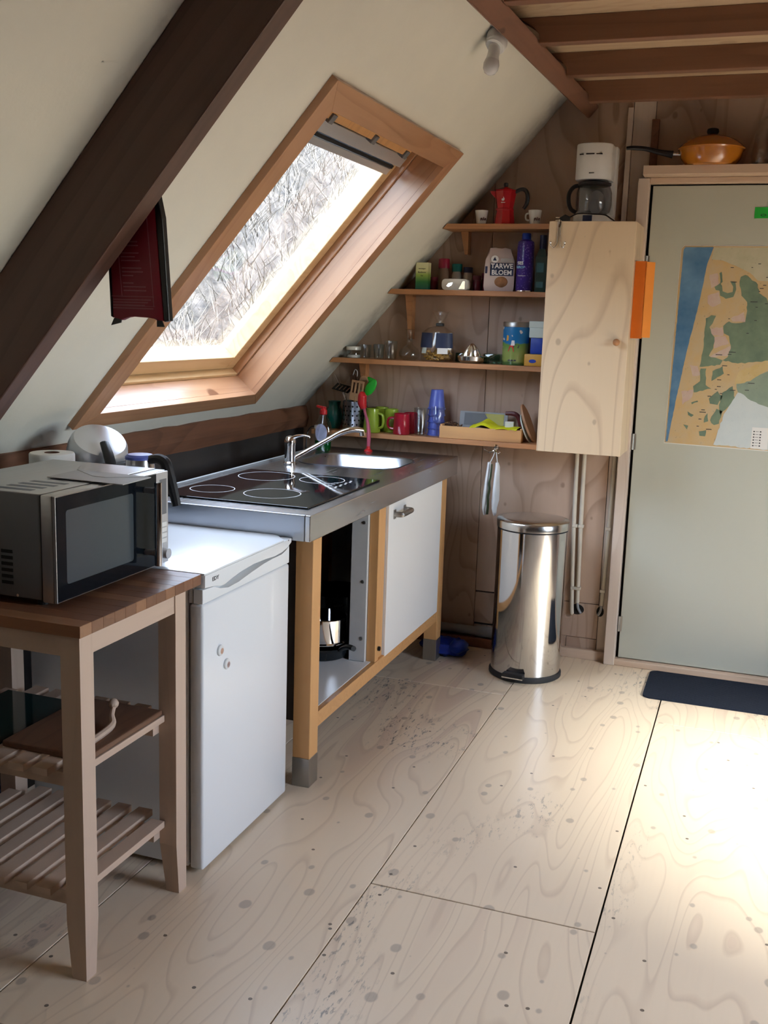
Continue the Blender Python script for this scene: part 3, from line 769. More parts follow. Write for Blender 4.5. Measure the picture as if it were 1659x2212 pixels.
# ---- fridge
FX, FY0, FY1 = -1.316, 2.347, 2.884
fr = thing('fridge', (-1.6, 2.62, 0), 'white under-counter fridge between the cart and the steel worktop', 'fridge')
b = B(); b.box(-1.87, FX - 0.048, FY0 + 0.004, FY1 - 0.004, 0.012, 0.845, bev=0.004); b.build('body', m_white, fr)
b = B(); b.box(FX - 0.048, FX - 0.042, FY0 + 0.012, FY1 - 0.012, 0.02, 0.80); b.build('gasket', m_gasket, fr)
b = B(); b.box(FX - 0.042, FX, FY0, FY1, 0.010, 0.765, bev=0.008, seg=3); fdoor = b.build('door', m_white, fr, smooth=True)
cap = [(0.0, 0.806), (0.06, 0.802), (0.095, 0.787), (0.14, 0.779), (0.20, 0.783), (0.28, 0.793), (0.36, 0.801), (0.42, 0.804), (0.48, 0.802), (0.51, 0.808), (FY1 - FY0, 0.820)]
b = B(); b.prism([(FY0, 0.767), (FY1, 0.767)] + [(FY0 + y, z) for y, z in cap[::-1]], FX - 0.030, FX - 0.001, 'X', bev=0.002); b.build('door_cap', m_white, fdoor)
b = B(); b.box(FX - 0.042, FX - 0.031, FY0 + 0.001, FY1 - 0.001, 0.767, 0.830); b.build('grip_recess', m_lamgrey, fdoor)
zt = 0.848
wave = [(FY0 + y, z) for y, z in ((0.0, 0.811), (0.05, 0.807), (0.085, 0.798), (0.11, 0.798), (0.15, 0.806), (0.20, 0.813), (0.28, 0.818), (0.36, 0.816), (0.42, 0.812), (0.47, 0.813), (0.51, 0.822), (FY1 - FY0, 0.832))]
b = B(); b.prism([(p[0], p[1]) for p in wave] + [(FY1, zt - 0.003), (FY0, zt - 0.003)], FX - 0.030, FX + 0.006, 'X', bev=0.002); b.build('door_grip', m_white, fdoor, smooth=True)
b = B(); b.prism([(-1.875, FY0), (FX + 0.003, FY0), (FX + 0.006, FY0 + 0.008), (FX + 0.006, FY1 - 0.055), (FX - 0.045, FY1 + 0.002), (-1.875, FY1 + 0.002)], 0.8455, 0.8505, 'Z', bev=0.002); b.build('lid', m_white, fr, smooth=True)
for y in (FY0 + 0.05, FY1 - 0.05):
    b = B(); b.cyl((-1.80, y, 0), (-1.80, y, 0.014), 0.018, seg=12); b.build('foot', m_black, fr)
    b = B(); b.cyl((FX - 0.09, y, 0), (FX - 0.09, y, 0.014), 0.018, seg=12); b.build('foot', m_black, fr)
text('logo', 'EDY', 0.015, (FX + 0.0064, FY0 + 0.055, 0.827), m_darkprint, fr, ROT_RIGHT, sx=1.3, bold=0.0003)
text('logo', 'A+', 0.006, (FX + 0.0064, FY1 - 0.022, 0.842), m_darkprint, fr, ROT_RIGHT)
m_magA = plain('magnet_print_shell', (0.62, 0.36, 0.26), 0.3, var=0.3, scale=150, coat=0.5)
m_magB = plain('magnet_print_berry', (0.45, 0.30, 0.30), 0.3, var=0.4, scale=150, coat=0.5)
for y, z, m, lb in ((2.437, 0.617, m_magA, 'upper round white glass magnet with an orange brown picture on the fridge door'), (2.475, 0.567, m_magB, 'lower round white glass magnet with a reddish picture on the fridge door')):
    M = Matrix.Translation((FX + 0.0005, y, z)) @ Matrix.Rotation(pi / 2, 4, 'Y')
    mg = thing('fridge_magnet', (FX + 0.0005, y, z), lb, 'magnet', 'round magnets on the fridge door')
    b = B(); b.lathe([(0.0145, 0), (0.0155, 0.002), (0.0145, 0.005), (0.010, 0.0075), (0.001, 0.009)], (0, 0, 0), 20, M); b.build('dome', m_whiteplas, mg, smooth=True)
    b = B(); b.lathe([(0.0085, 0.0083), (0.0035, 0.0092), (0.0001, 0.0095)], (0.001, -0.001, 0), 14, M, cap=False); b.build('picture', m, mg, smooth=True)
# ---- kitchen cart
cart = thing('kitchen_cart', (-1.61, 2.08, 0), 'birch kitchen cart with a brown butcher block top and slatted shelves', 'cart')
CX0, CX1, CY0, CY1 = -1.90, -1.318, 1.820, 2.340
n = 12
for k in range(n):
    y0 = CY0 + (CY1 - CY0) * k / n; y1 = CY0 + (CY1 - CY0) * (k + 1) / n
    cut = rng.uniform(-1.72, -1.45)
    for xa, xb in ((CX0, cut), (cut, CX1)):
        b = B(); b.box(xa, xb, y0 + 0.0002, y1 - 0.0002, 0.823, 0.850, bev=0.0006, seg=1); b.build('top_block', m_stave[rng.randrange(3)], cart)
def cleg(x0, x1, y0, y1, ix, iy):
    """tapers on the inner sides towards the floor"""
    b = B(); t = 0.012
    bx = (x0 + (t if ix < 0 else 0), x1 - (t if ix > 0 else 0), y0 + (t if iy < 0 else 0), y1 - (t if iy > 0 else 0))
    b.taper(bx, 0.0, (x0, x1, y0, y1), 0.14); b.taper((x0, x1, y0, y1), 0.14, (x0, x1, y0, y1), 0.823)
    b.build('leg', m_birch, cart)
lx = 0.050
cleg(-1.328 - lx, -1.328, 1.831, 1.831 + lx, -1, 1); cleg(-1.328 - lx, -1.328, 2.278 - lx, 2.278, -1, -1)
cleg(-1.885, -1.885 + lx, 1.831, 1.831 + lx, 1, 1); cleg(-1.885, -1.885 + lx, 2.278 - lx, 2.278, 1, -1)
for x0, x1 in ((-1.352, -1.331), (-1.882, -1.861)):
    b = B(); b.box(x0, x1, 1.881, 2.228, 0.772, 0.823, bev=0.001); b.build('apron', m_birch_y, cart)
for y0, y1 in ((1.834, 1.855), (2.254, 2.275)):
    b = B(); b.box(-1.835, -1.378, y0, y1, 0.772, 0.823, bev=0.001); b.build('apron', m_birch_y, cart)
for zb, nm in ((0.188, 'low'), (0.481, 'mid')):
    for y0 in (1.872, 2.200):
        b = B(); b.box(-1.885 + lx, -1.378, y0, y0 + 0.030, zb - 0.034, zb, bev=0.001); b.build('shelf_rail', m_birch_y, cart)
    for k in range(8):
        x1 = -1.362 - 0.0645 * k
        if nm == 'mid' and k == 0: x1 = -1.360
        b = B(); b.box(x1 - 0.042, x1, 1.884 if k in (0, 7) else 1.838, 2.226 if k in (0, 7) else 2.272, zb + 0.0002, zb + 0.018, bev=0.001); b.build('slat', m_birch_y, cart)
# things on the cart's shelf
b = B(); b.box(-1.60, -1.362, 1.90, 2.22, 0.4995, 0.515, bev=0.004)
cb = b.build('cutting_board', m_cutboard); tag(cb, 'dark brown wooden chopping board on the middle shelf of the cart', 'chopping board')
b = B(); b.box(-1.825, -1.610, 1.875, 2.20, 0.4995, 0.506, bev=0.002)
m_gboard = plain('dark_green_glass', (0.004, 0.022, 0.020), 0.08, var=0.1)
tag(b.build('glass_board', m_gboard), 'dark green glass chopping board on the middle shelf of the cart', 'chopping board')
b = B(); b.tube([(-1.395, 1.90, 0.521), (-1.40, 2.00, 0.521), (-1.405, 2.06, 0.526), (-1.415, 2.075, 0.545), (-1.42, 2.09, 0.56)], [0.008, 0.009, 0.009, 0.006, 0.006], 8, 4)
b.sphere((-1.423, 2.094, 0.566), 0.013, 10, 8)
tag(b.build('wooden_pestle', m_birch, smooth=True), 'pale wooden stick with a round knob lying on the chopping board', 'pestle')
crate = thing('blue_crate', (-2.0, 2.42, 0), 'dark blue plastic crate on the floor behind the cart', 'crate')
m_navyplas = plain('navy_plastic', (0.004, 0.010, 0.05), 0.4)
b = B(); b.box(-2.08, -1.91, 1.9, 2.3, 0.0, 0.012); b.build('base', m_navyplas, crate)
for a in ((-2.08, -2.068, 1.9, 2.3), (-1.922, -1.91, 1.9, 2.3), (-2.068, -1.922, 1.9, 1.912), (-2.068, -1.922, 2.288, 2.3)):
    b = B(); b.box(*a, 0.012, 0.17, bev=0.002); b.build('side_wall', m_navyplas, crate)
# ---- microwave
mw = thing('microwave', (-1.62, 2.14, 0.850), 'grey steel microwave oven with a black glass door on the cart', 'microwave')
MX, MY0, MY1, MZ0, MZ1 = -1.443, 1.906, 2.383, 0.862, 1.109
b = B(); b.box(-1.80, MX - 0.036, MY0, MY1, MZ0 + 0.004, MZ1, bev=0.005); shell = b.build('shell', m_mwside, mw, smooth=True)
b = B(); b.box(-1.80, MX - 0.036, MY0 + 0.001, MY1 - 0.001, MZ1 - 0.002, MZ1 + 0.0012, bev=0.001); b.build('top_cover', m_mwsteel, shell)
b = B(); b.box(MX - 0.0355, MX - 0.004, MY0, MY1, MZ0, MZ1, bev=0.004); b.build('front_frame', m_mwsteel, mw, smooth=True)
for k, yy in enumerate((1.882 + 0.03, 1.945, 1.978, 2.05, 2.083)):
    pass
for k in range(4):
    y = 1.935 + 0.036 * k
    b = B(); b.box(-1.625 + 0.004 * k, -1.525 + 0.004 * k, y, y + 0.018, MZ1 + 0.0010, MZ1 + 0.0016); b.build('vent_grille', m_gasket, shell)
for k in range(6):
    z = 0.972 - 0.0145 * k
    b = B(); b.box(-1.588, -1.556, MY0 - 0.0012, MY0 + 0.002, z - 0.004, z + 0.004, bev=0.0008, seg=1); b.build('side_vent', m_dark, shell)
b = B(); b.cyl((-1.545, MY0 - 0.001, 0.872), (-1.545, MY0 + 0.002, 0.872), 0.0035, seg=10); b.build('screw', m_chrome, shell)
DY1 = 2.323
b = B(); b.box(MX - 0.004, MX + 0.004, MY0 + 0.001, DY1, MZ0 + 0.001, MZ1 - 0.001, bev=0.001); md = b.build('door', m_mwsteel, mw)
b = B(); b.box(MX + 0.0036, MX + 0.0052, MY0 + 0.004, DY1 - 0.003, MZ0 + 0.004, MZ1 - 0.004); b.build('glass_front', m_mwglass, md)
b = B(); b.prism([(p[0], p[1]) for p in [(q[0], q[1]) for q in rrect(1.942, 2.213, 0.901, 1.072, 0.008, 0, 3)]], MX + 0.0050, MX + 0.0058, 'X'); b.build('window', m_mwwin, md)
b = B(); b.tube([(MX + 0.043, 2.268, 1.094), (MX + 0.043, 2.268, 0.880)], 0.0095, 14, 0); hd = b.build('handle', m_chrome, md, smooth=True)
for z in (1.072, 0.912):
    b = B(); b.cyl((MX + 0.004, 2.268, z), (MX + 0.040, 2.268, z), 0.0075, seg=12); b.lathe([(0.0085, 0), (0.0085, 0.003)], (0, 0, 0), 14, Matrix.Translation((MX + 0.030, 2.268, z)) @ Matrix.Rotation(pi / 2, 4, 'Y'))
    b.build('handle_post', m_gasket, hd, smooth=True)
b = B(); b.box(MX - 0.004, MX + 0.003, DY1 + 0.002, MY1 - 0.002, MZ0 + 0.002, MZ1 - 0.002, bev=0.001); cp = b.build('control_panel', m_silver, mw)
b = B(); b.box(MX + 0.0028, MX + 0.0038, 2.340, 2.372, 0.995, 1.088); b.build('display', m_gasket, cp)
for k in range(4):
    b = B(); b.box(MX + 0.0028, MX + 0.0048, 2.338, 2.372, 0.962 - k * 0.0145, 0.974 - k * 0.0145, bev=0.0008, seg=1); b.build('button', m_whiteplas, cp)
b = B(); b.cyl((MX + 0.003, 2.352, 0.892), (MX + 0.022, 2.352, 0.892), 0.014, 0.0135, 24); b.build('dial', m_silver, cp, smooth=True)
for x in (-1.77, -1.50):
    for y in (MY0 + 0.03, MY1 - 0.03):
        b = B(); b.cyl((x, y, 0.850), (x, y, MZ0 + 0.005), 0.012, seg=12); b.build('foot', m_black, mw)
# envelope lying on it
M = Matrix.Translation((-1.495, 2.155, MZ1 + 0.0045)) @ Matrix.Rotation(radians(-2), 4, 'Z') @ Matrix.Rotation(radians(1.2), 4, 'X')
env = thing('envelope', (-1.495, 2.155, MZ1 + 0.002), 'grey envelope lying on top of the microwave', 'envelope')
b = B(); b.box(-0.11, 0.11, -0.058, 0.058, 0, 0.0022, bev=0.0006, M=M); b.build('sheet', m_greypaper, env)
b = B(); b.prism([(-0.11, 0.058), (0.11, 0.058), (0.02, 0.0), (-0.02, 0.0)], 0.0022, 0.0032, 'Z', M=M); b.build('flap', m_greypaper, env)
# ---- things on the fridge behind the microwave
roll = thing('paper_roll', (-1.856, 2.452, 0.850), 'white kitchen paper roll standing behind the microwave', 'paper roll')
b = B(); b.lathe([(0.021, 0), (0.062, 0), (0.0625, 0.004), (0.0625, 0.262), (0.060, 0.266), (0.021, 0.266), (0.021, 0.0)], (-1.856, 2.452, 0.851), 32, cap=False); b.build('paper', m_paper, roll, smooth=True)
b = B(); b.lathe([(0.0195, 0), (0.021, 0), (0.021, 0.267), (0.0195, 0.267), (0.0195, 0)], (-1.856, 2.452, 0.851), 24, cap=False); b.build('core_tube', m_cutboard, roll, smooth=True)
wf = thing('waffle_iron', (-1.80, 2.655, 0.850), 'round silver waffle iron with a black handle and tilted lid behind the microwave', 'waffle iron')
b = B(); b.lathe([(0.085, 0), (0.09, 0.01), (0.088, 0.20), (0.080, 0.225)], (-1.808, 2.655, 0.851), 28); b.build('base', m_black, wf, smooth=True)
ax = Vector((0.44, -0.30, 0.85)).normalized()
M = Matrix.Translation((-1.862, 2.665, 1.068)) @ ax.to_track_quat('Z', 'Y').to_matrix().to_4x4()
b = B(); b.lathe([(0.080, -0.012), (0.090, -0.004), (0.090, 0.004)], (0, 0, 0), 36, M); b.build('hinge_rim', m_black, wf, smooth=True)
b = B(); b.lathe([(0.088, 0.004), (0.089, 0.045), (0.084, 0.068), (0.076, 0.080), (0.05, 0.087), (0.001, 0.089)], (0, 0, 0), 40, M); b.build('lid', m_silver, wf, smooth=True)
b = B(); b.tube([(-1.785, 2.60, 1.135), (-1.758, 2.58, 1.105), (-1.735, 2.565, 1.065), (-1.718, 2.555, 1.025)], [0.013, 0.016, 0.016, 0.014], 10, 5, flat=0.6); b.build('handle', m_black, wf, smooth=True)
kt = thing('electric_kettle', (-1.575, 2.46, 0.850), 'steel electric kettle with a big black handle behind the microwave', 'kettle')
b = B(); b.lathe([(0.068, 0), (0.070, 0.012), (0.066, 0.03)], (-1.575, 2.46, 0.851), 28); b.build('base', m_black, kt, smooth=True)
b = B(); b.lathe([(0.065, 0.03), (0.062, 0.10), (0.047, 0.20), (0.039, 0.255), (0.038, 0.268)], (-1.575, 2.46, 0.851), 32); b.build('jug', m_steel, kt, smooth=True)
b = B(); b.lathe([(0.040, 0.268), (0.040, 0.275), (0.033, 0.281), (0.001, 0.282)], (-1.575, 2.46, 0.851), 28); b.build('lid', m_bluecup, kt, smooth=True)
b = B(); b.tube([(-1.545, 2.455, 1.118), (-1.515, 2.455, 1.124), (-1.493, 2.455, 1.115), (-1.481, 2.455, 1.085), (-1.468, 2.455, 1.04), (-1.458, 2.455, 1.000)], [0.012, 0.014, 0.016, 0.015, 0.0135, 0.012], 10, 5, flat=1.0); b.build('handle', m_black, kt, smooth=True)
# ---- pots in the open bay
pt = thing('black_pot', (-1.545, 3.835, 0.240), 'wide black enamel pot standing in the open bay of the base unit', 'pot')
b = B(); b.lathe([(0.115, 0.001), (0.12, 0.006), (0.124, 0.19), (0.128, 0.193), (0.120, 0.19), (0.115, 0.012), (0.0, 0.010)], (-1.545, 3.835, 0.240), 36, cap=False); b.build('vessel', m_pot, pt, smooth=True)
b = B(); b.tube([(-1.49, 3.70, 0.40), (-1.465, 3.69, 0.405), (-1.455, 3.715, 0.405), (-1.475, 3.735, 0.40)], 0.006, 8, 5); b.build('handle', m_pot, pt, smooth=True)
pn = thing('frying_pan', (-1.488, 3.575, 0.240), 'black frying pan on the floor panel of the base unit', 'pan')
b = B(); b.lathe([(0.085, 0.001), (0.095, 0.006), (0.112, 0.05), (0.110, 0.051), (0.092, 0.009), (0.0, 0.006)], (-1.488, 3.575, 0.240), 36, cap=False); b.build('vessel', m_pot, pn, smooth=True)
b = B(); b.tube([(-1.395, 3.52, 0.285), (-1.372, 3.495, 0.305), (-1.335, 3.46, 0.325), (-1.30, 3.42, 0.335)], [0.007, 0.009, 0.010, 0.010], 10, 5); b.build('handle', m_black, pn, smooth=True)
sp = thing('steel_saucepan', (-1.488, 3.575, 0.292), 'polished steel saucepan stacked on the black frying pan', 'pan')
b = B(); b.lathe([(0.088, 0.0), (0.096, 0.004), (0.098, 0.014), (0.090, 0.018), (0.090, 0.104), (0.093, 0.108), (0.088, 0.108), (0.088, 0.01), (0.0, 0.008)], (-1.488, 3.575, 0.2915), 40, cap=False); b.build('vessel', m_chrome, sp, smooth=True)
b = B(); b.tube([(-1.59, 3.62, 0.37), (-1.64, 3.67, 0.378), (-1.70, 3.73, 0.38)], 0.009, 10, 4); b.build('handle', m_black, sp, smooth=True)
# ---- pedal bin
bn = thing('pedal_bin', (-0.862, 4.40, 0), 'tall polished steel pedal bin standing by the plywood wall', 'bin')
bc = (-0.862, 4.40, 0)
b = B(); b.lathe([(0.150, 0.022), (0.1515, 0.03), (0.1515, 0.650)], bc, 64); b.build('drum', m_binsteel, bn, smooth=True)
b = B(); b.lathe([(0.152, 0.0), (0.158, 0.004), (0.158, 0.018), (0.153, 0.026)], bc, 48); b.build('base_ring', m_rubber, bn, smooth=True)
b = B(); b.lathe([(0.149, 0.650), (0.149, 0.657)], bc, 48); b.build('seal', m_rubber, bn, smooth=True)
b = B(); b.lathe([(0.150, 0.656), (0.1555, 0.657), (0.156, 0.686), (0.152, 0.692), (0.12, 0.697), (0.05, 0.700), (0.001, 0.701)], bc, 64); b.build('lid', m_lidsteel, bn, smooth=True, angle=50)
a = math.atan2(-4.25, 0.78)
M = Matrix.Translation(bc) @ Matrix.Rotation(radians(-95), 4, 'Z')
b = B(); b.box(0.150, 0.185, -0.046, 0.046, 0.024, 0.046, bev=0.004, M=M); pd = b.build('pedal', m_black, bn)
b = B(); b.box(0.1845, 0.1875, -0.046, 0.046, 0.026, 0.031, M=M); b.build('pedal_edge', m_chrome, pd)
b = B(); b.box(-0.158, -0.130, -0.04, 0.04, 0.55, 0.67, bev=0.004, M=M); b.build('hinge', m_rubber, bn)
# ---- door mat
b = B(); b.prism(rrect_pts := [(p[0], p[1]) for p in rrect(-0.343, 0.36, 4.292, 4.652, 0.03, 0, 5)], 0.0, 0.008, 'Z', bev=0.002)
tag(b.build('door_mat', m_mat), 'dark navy ribbed door mat on the floor before the door', 'mat')
# ---- blue bag and waste pipe
def blob(c, r, seed, n=14, m=10, sx=1, sy=1, sz=1):
    q = random.Random(seed); b = B(); loops = []
    for i in range(1, m):
        th_ = pi * i / m; L = []
        for k in range(n):
            a = 2 * pi * k / n; rr = r * (1 + q.uniform(-0.16, 0.16))
            L.append((c[0] + sx * rr * sin(th_) * cos(a), c[1] + sy * rr * sin(th_) * sin(a), max(c[2] + sz * rr * cos(th_), 0.001)))
        loops.append(L)
    b.loft(loops); return b
bg = thing('blue_bag', (-1.26, 4.46, 0), 'crumpled bright blue plastic bag on the floor under the kitchen unit', 'bag')
blob((-1.262, 4.50, 0.036), 0.098, 5, sx=1.15, sy=0.7, sz=0.42).build('bag', m_bag, bg, smooth=True, angle=50)
blob((-1.185, 4.47, 0.055), 0.045, 9, 10, 7, sz=0.8).build('knot', m_bag, bg, smooth=True, angle=50)
wp = thing('waste_pipe', (-1.5, 4.68, 0.04), 'grey waste pipe running along the foot of the plywood wall', 'pipe')
b = B(); b.cyl((-2.0, 4.685, 0.072), (-1.12, 4.685, 0.072), 0.022, seg=16); b.build('pipe', m_greypipe, wp, smooth=True)
b = B(); b.cyl((-1.16, 4.685, 0.072), (-1.07, 4.685, 0.072), 0.027, seg=16); b.build('socket', m_greypipe, wp, smooth=True)
b = B(); b.box(-2.0, -1.0, 4.655, YB - 0.001, 0.0, 0.046, bev=0.002); o = b.build('baseboard_corner', m_lowbeam); tag(o, 'dark wooden batten under the grey waste pipe', 'baseboard', kind='structure')
# ================================================================== wall shelves
SY = 4.54
S1, S2, S3, S4 = 1.933, 1.650, 1.333, 0.994
def shelf(z, xl, xr, label, brackets, slope_end=True):
    s = thing('wall_shelf', ((xl + xr) / 2, 4.63, z - 0.022), label, 'shelf', 'pine shelves on the plywood wall')
    dx = 0.022 / math.tan(ROOF_T)
    b = B(); b.prism([(xl - dx, z - 0.022), (xr, z - 0.022), (xr, z), (xl, z)] if slope_end else [(xl, z - 0.022), (xr, z - 0.022), (xr, z), (xl, z)], SY, YB - 0.0005, 'Y', bev=0.0015); b.build('board', m_shelf, s)
    for x0, h in brackets:
        b = B(); b.prism([(x0, z - 0.0225), (x0 + 0.036, z - 0.0225), (x0 + 0.036, z - 0.0225 - h), (x0 + 0.022, z - 0.0225 - h)], YB - 0.05, YB - 0.0005, 'Y', bev=0.001); b.build('bracket', m_shelf, s)
    return s
shelf(S1, roof_x(S1) + 0.004, -0.872, 'topmost short pine shelf with the red coffee pot', ((-1.318, 0.10), (-0.905, 0.06)))
shelf(S2, roof_x(S2) + 0.004, -0.872, 'second pine shelf from the top with the flour bag', ((-1.57, 0.20), ))
shelf(S3, roof_x(S3) + 0.004, -0.872, 'third pine shelf from the top with glasses and the painted tin', ((-1.79, 0.13), ))
shelf(S4, -1.97, -0.872, 'lowest long pine shelf with the mugs and the wooden tray', (), False)
# ---- wall cabinet
cab = thing('wall_cabinet', (-0.69, 4.56, 0.985), 'pale plywood wall cabinet beside the door', 'cabinet')
KX0, KX1, KZ0, KZ1, KY = -0.868, -0.518, 0.985, 1.930, 4.40
b = B(); b.box(KX0, KX0 + 0.015, KY + 0.017, YB - 0.001, KZ0, KZ1); b.build('side_panel', m_cabply, cab)
b = B(); b.box(KX1 - 0.015, KX1, KY + 0.017, YB - 0.001, KZ0, KZ1); b.build('side_panel', m_cabply, cab)
b = B(); b.box(KX0 + 0.015, KX1 - 0.015, KY + 0.017, YB - 0.001, KZ1 - 0.016, KZ1); b.build('top_panel', m_cabply, cab)
b = B(); b.box(KX0 + 0.015, KX1 - 0.015, KY + 0.017, YB - 0.001, KZ0, KZ0 + 0.016); b.build('bottom_panel', m_cabply, cab)
b = B(); b.box(KX0, KX1, KY, KY + 0.016, KZ0, KZ1, bev=0.0015); kd = b.build('door', m_cabply, cab)
b = B(); b.cyl((-0.562, KY, 1.452), (-0.562, KY - 0.022, 1.452), 0.011, 0.0145, 20); b.sphere((-0.562, KY - 0.022, 1.452), 0.0145, 16, 8); b.build('knob', m_shelf, kd, smooth=True)
# double hook over the cabinet door
hk = thing('over_door_hook', (-0.825, KY - 0.002, 1.83), 'shiny double wire hook hung over the top of the wall cabinet door', 'hook', 'chrome hooks')
for s in (-1, 1):
    b = B(); b.tube([(-0.825 + 0.006 * s, KY - 0.003, 1.928), (-0.825 + 0.005 * s, KY - 0.004, 1.875), (-0.825 + 0.007 * s, KY - 0.006, 1.84), (-0.825 + 0.018 * s, KY - 0.012, 1.824), (-0.825 + 0.027 * s, KY - 0.02, 1.832), (-0.825 + 0.029 * s, KY - 0.022, 1.842)], 0.0022, 8, 5); pr_ = b.build('prong', m_chrome, hk, smooth=True)
    b = B(); b.sphere((-0.825 + 0.029 * s, KY - 0.022, 1.844), 0.0055, 12, 8); b.build('ball', m_chrome, pr_, smooth=True)
b = B(); b.tube([(-0.825, KY - 0.003, 1.905), (-0.825, KY - 0.004, 1.931), (-0.825, KY + 0.004, 1.9335), (-0.825, KY + 0.025, 1.9325)], 0.004, 8, 4, flat=1); b.build('strap', m_chrome, hk, smooth=True)
# ---- orange folder on the cabinet side
fo = thing('orange_folder', (-0.485, 4.45, 1.47), 'orange cardboard folder hanging on the side of the wall cabinet', 'folder')
b = B(); b.prism([(-0.5165, 4.452), (-0.5165, 4.447), (-0.474, 4.437), (-0.470, 4.442)], 1.470, 1.778, 'Z'); b.build('spine_panel', m_orange, fo)
b = B(); b.prism([(-0.474, 4.437), (-0.470, 4.442), (-0.441, 4.478), (-0.445, 4.480)], 1.474, 1.776, 'Z'); b.build('side_panel', m_orange2, fo)
# ---- conduits below the cabinet
def conduit(pts, label, tip=None):
    o = thing('cable_conduit', pts[-1], label, 'conduit', 'cream conduits under the wall cabinet')
    b = B(); b.tube(pts, 0.0095, 12, 4); b.build('pipe', m_pipe, o, smooth=True)
    for z in (0.62, 0.33):
        b = B(); x = pts[0][0] + (pts[-1][0] - pts[0][0]) * (0.985 - z) / (0.985 - pts[-1][2]); b.box(x - 0.012, x + 0.012, YB - 0.024, YB - 0.0005, z - 0.007, z + 0.007, bev=0.002); b.build('clip', m_pipe, o)
    if tip:
        b = B(); b.tube(tip, 0.006, 8, 4); b.build('cable_end', m_greypipe, o, smooth=True)
conduit([(-0.742, YB - 0.012, 0.985), (-0.735, YB - 0.012, 0.6), (-0.722, YB - 0.012, 0.25), (-0.716, YB - 0.010, 0.208)], 'cream conduit nearest the pedal bin, running down to the larger hole')
conduit([(-0.709, YB - 0.012, 0.985), (-0.704, YB - 0.012, 0.6), (-0.697, YB - 0.012, 0.262)], 'cream conduit in the middle of three below the wall cabinet', [(-0.697, YB - 0.012, 0.265), (-0.692, YB - 0.010, 0.235), (-0.680, YB - 0.004, 0.212)])
conduit([(-0.574, YB - 0.014, 0.985), (-0.579, YB - 0.013, 0.6), (-0.587, YB - 0.012, 0.262)], 'cream conduit closest to the door, running down to the small hole', [(-0.587, YB - 0.012, 0.265), (-0.590, YB - 0.010, 0.235), (-0.600, YB - 0.004, 0.212)])
# ---- chrome hooks under the lowest shelf with two pot holders
uh = thing('shelf_hook', (-1.075, SY + 0.004, 0.955), 'chrome triple hook screwed under the edge of the lowest shelf', 'hook', 'chrome hooks')
b = B(); b.lathe([(0.010, 0), (0.012, 0.006), (0.006, 0.014)], (0, 0, 0), 14, Matrix.Translation((-1.075, SY - 0.0005, 0.972)) @ Matrix.Rotation(pi / 2, 4, 'X')); b.build('rosette', m_chrome, uh, smooth=True)
for pts in ([(-1.075, SY - 0.008, 0.970), (-1.085, SY - 0.02, 0.955), (-1.10, SY - 0.026, 0.950), (-1.118, SY - 0.028, 0.958), (-1.122, SY - 0.028, 0.964)],
            [(-1.073, SY - 0.008, 0.970), (-1.068, SY - 0.02, 0.952), (-1.058, SY - 0.028, 0.948), (-1.048, SY - 0.03, 0.955)],
            [(-1.074, SY - 0.008, 0.970), (-1.073, SY - 0.024, 0.950), (-1.070, SY - 0.034, 0.948), (-1.066, SY - 0.04, 0.958)]):
    b = B(); b.tube(pts, [0.003] * (len(pts) - 1) + [0.0045], 8, 5); b.build('prong', m_chrome, uh, smooth=True)
def potholder(xo, yo, lean, mat, label):
    p = thing('pot_holder', (-1.082 + xo, SY - 0.02 + yo, 0.668), label, 'pot holder', 'white pot holders on the hook')
    prof = [(0.905, 0.013), (0.885, 0.020), (0.84, 0.021), (0.78, 0.027), (0.735, 0.031), (0.70, 0.022), (0.675, 0.014), (0.668, 0.005)]
    loops = []
    for z, w in prof:
        xc = -1.078 + xo + lean * (0.9 - z) + 0.003 * sin(z * 60); L = []
        for k in range(14):
            a = 2 * pi * k / 14; L.append((xc + w * 0.47 * cos(a), SY - 0.025 + yo + 0.05 * (0.3 + 0.7 * sin(pi * (0.91 - z) / 0.26)) * sin(a) * 0.9, z))
        loops.append(L)
    b = B(); b.loft(loops); b.build('pad', mat, p, smooth=True, angle=60)
    b = B(); b.tube([(-1.078 + xo, SY - 0.025 + yo, 0.900), (-1.072 + xo * 0.5, SY - 0.03, 0.93), (-1.068 + xo * 0.2, SY - 0.036, 0.955)], 0.0022, 6, 4); b.build('loop', m_cloth, p, smooth=True)
    zz = [(0.90 - 0.225 * k / 8) for k in range(9)]
    s = 1 if xo < 0 else -1
    b = B(); b.tube([(-1.078 + lean * (0.9 - z) * 0.55 - 0.0005 + 0.002 * sin(z * 90) - 0.006 * (0.9 - z) / 0.22, SY - 0.047 + 0.9 * yo - 0.02 * sin(pi * (0.91 - z) / 0.26) , z) for z in zz], 0.0032, 6, 3); b.build('binding', m_seam, p, smooth=True)
potholder(-0.0175, 0.0, -0.05, m_cloth, 'thick white pot holder nearer the kitchen unit, hanging from the shelf hook')
potholder(0.0175, 0.006, -0.012, m_cloth, 'thick white pot holder nearer the pedal bin, hanging from the shelf hook')

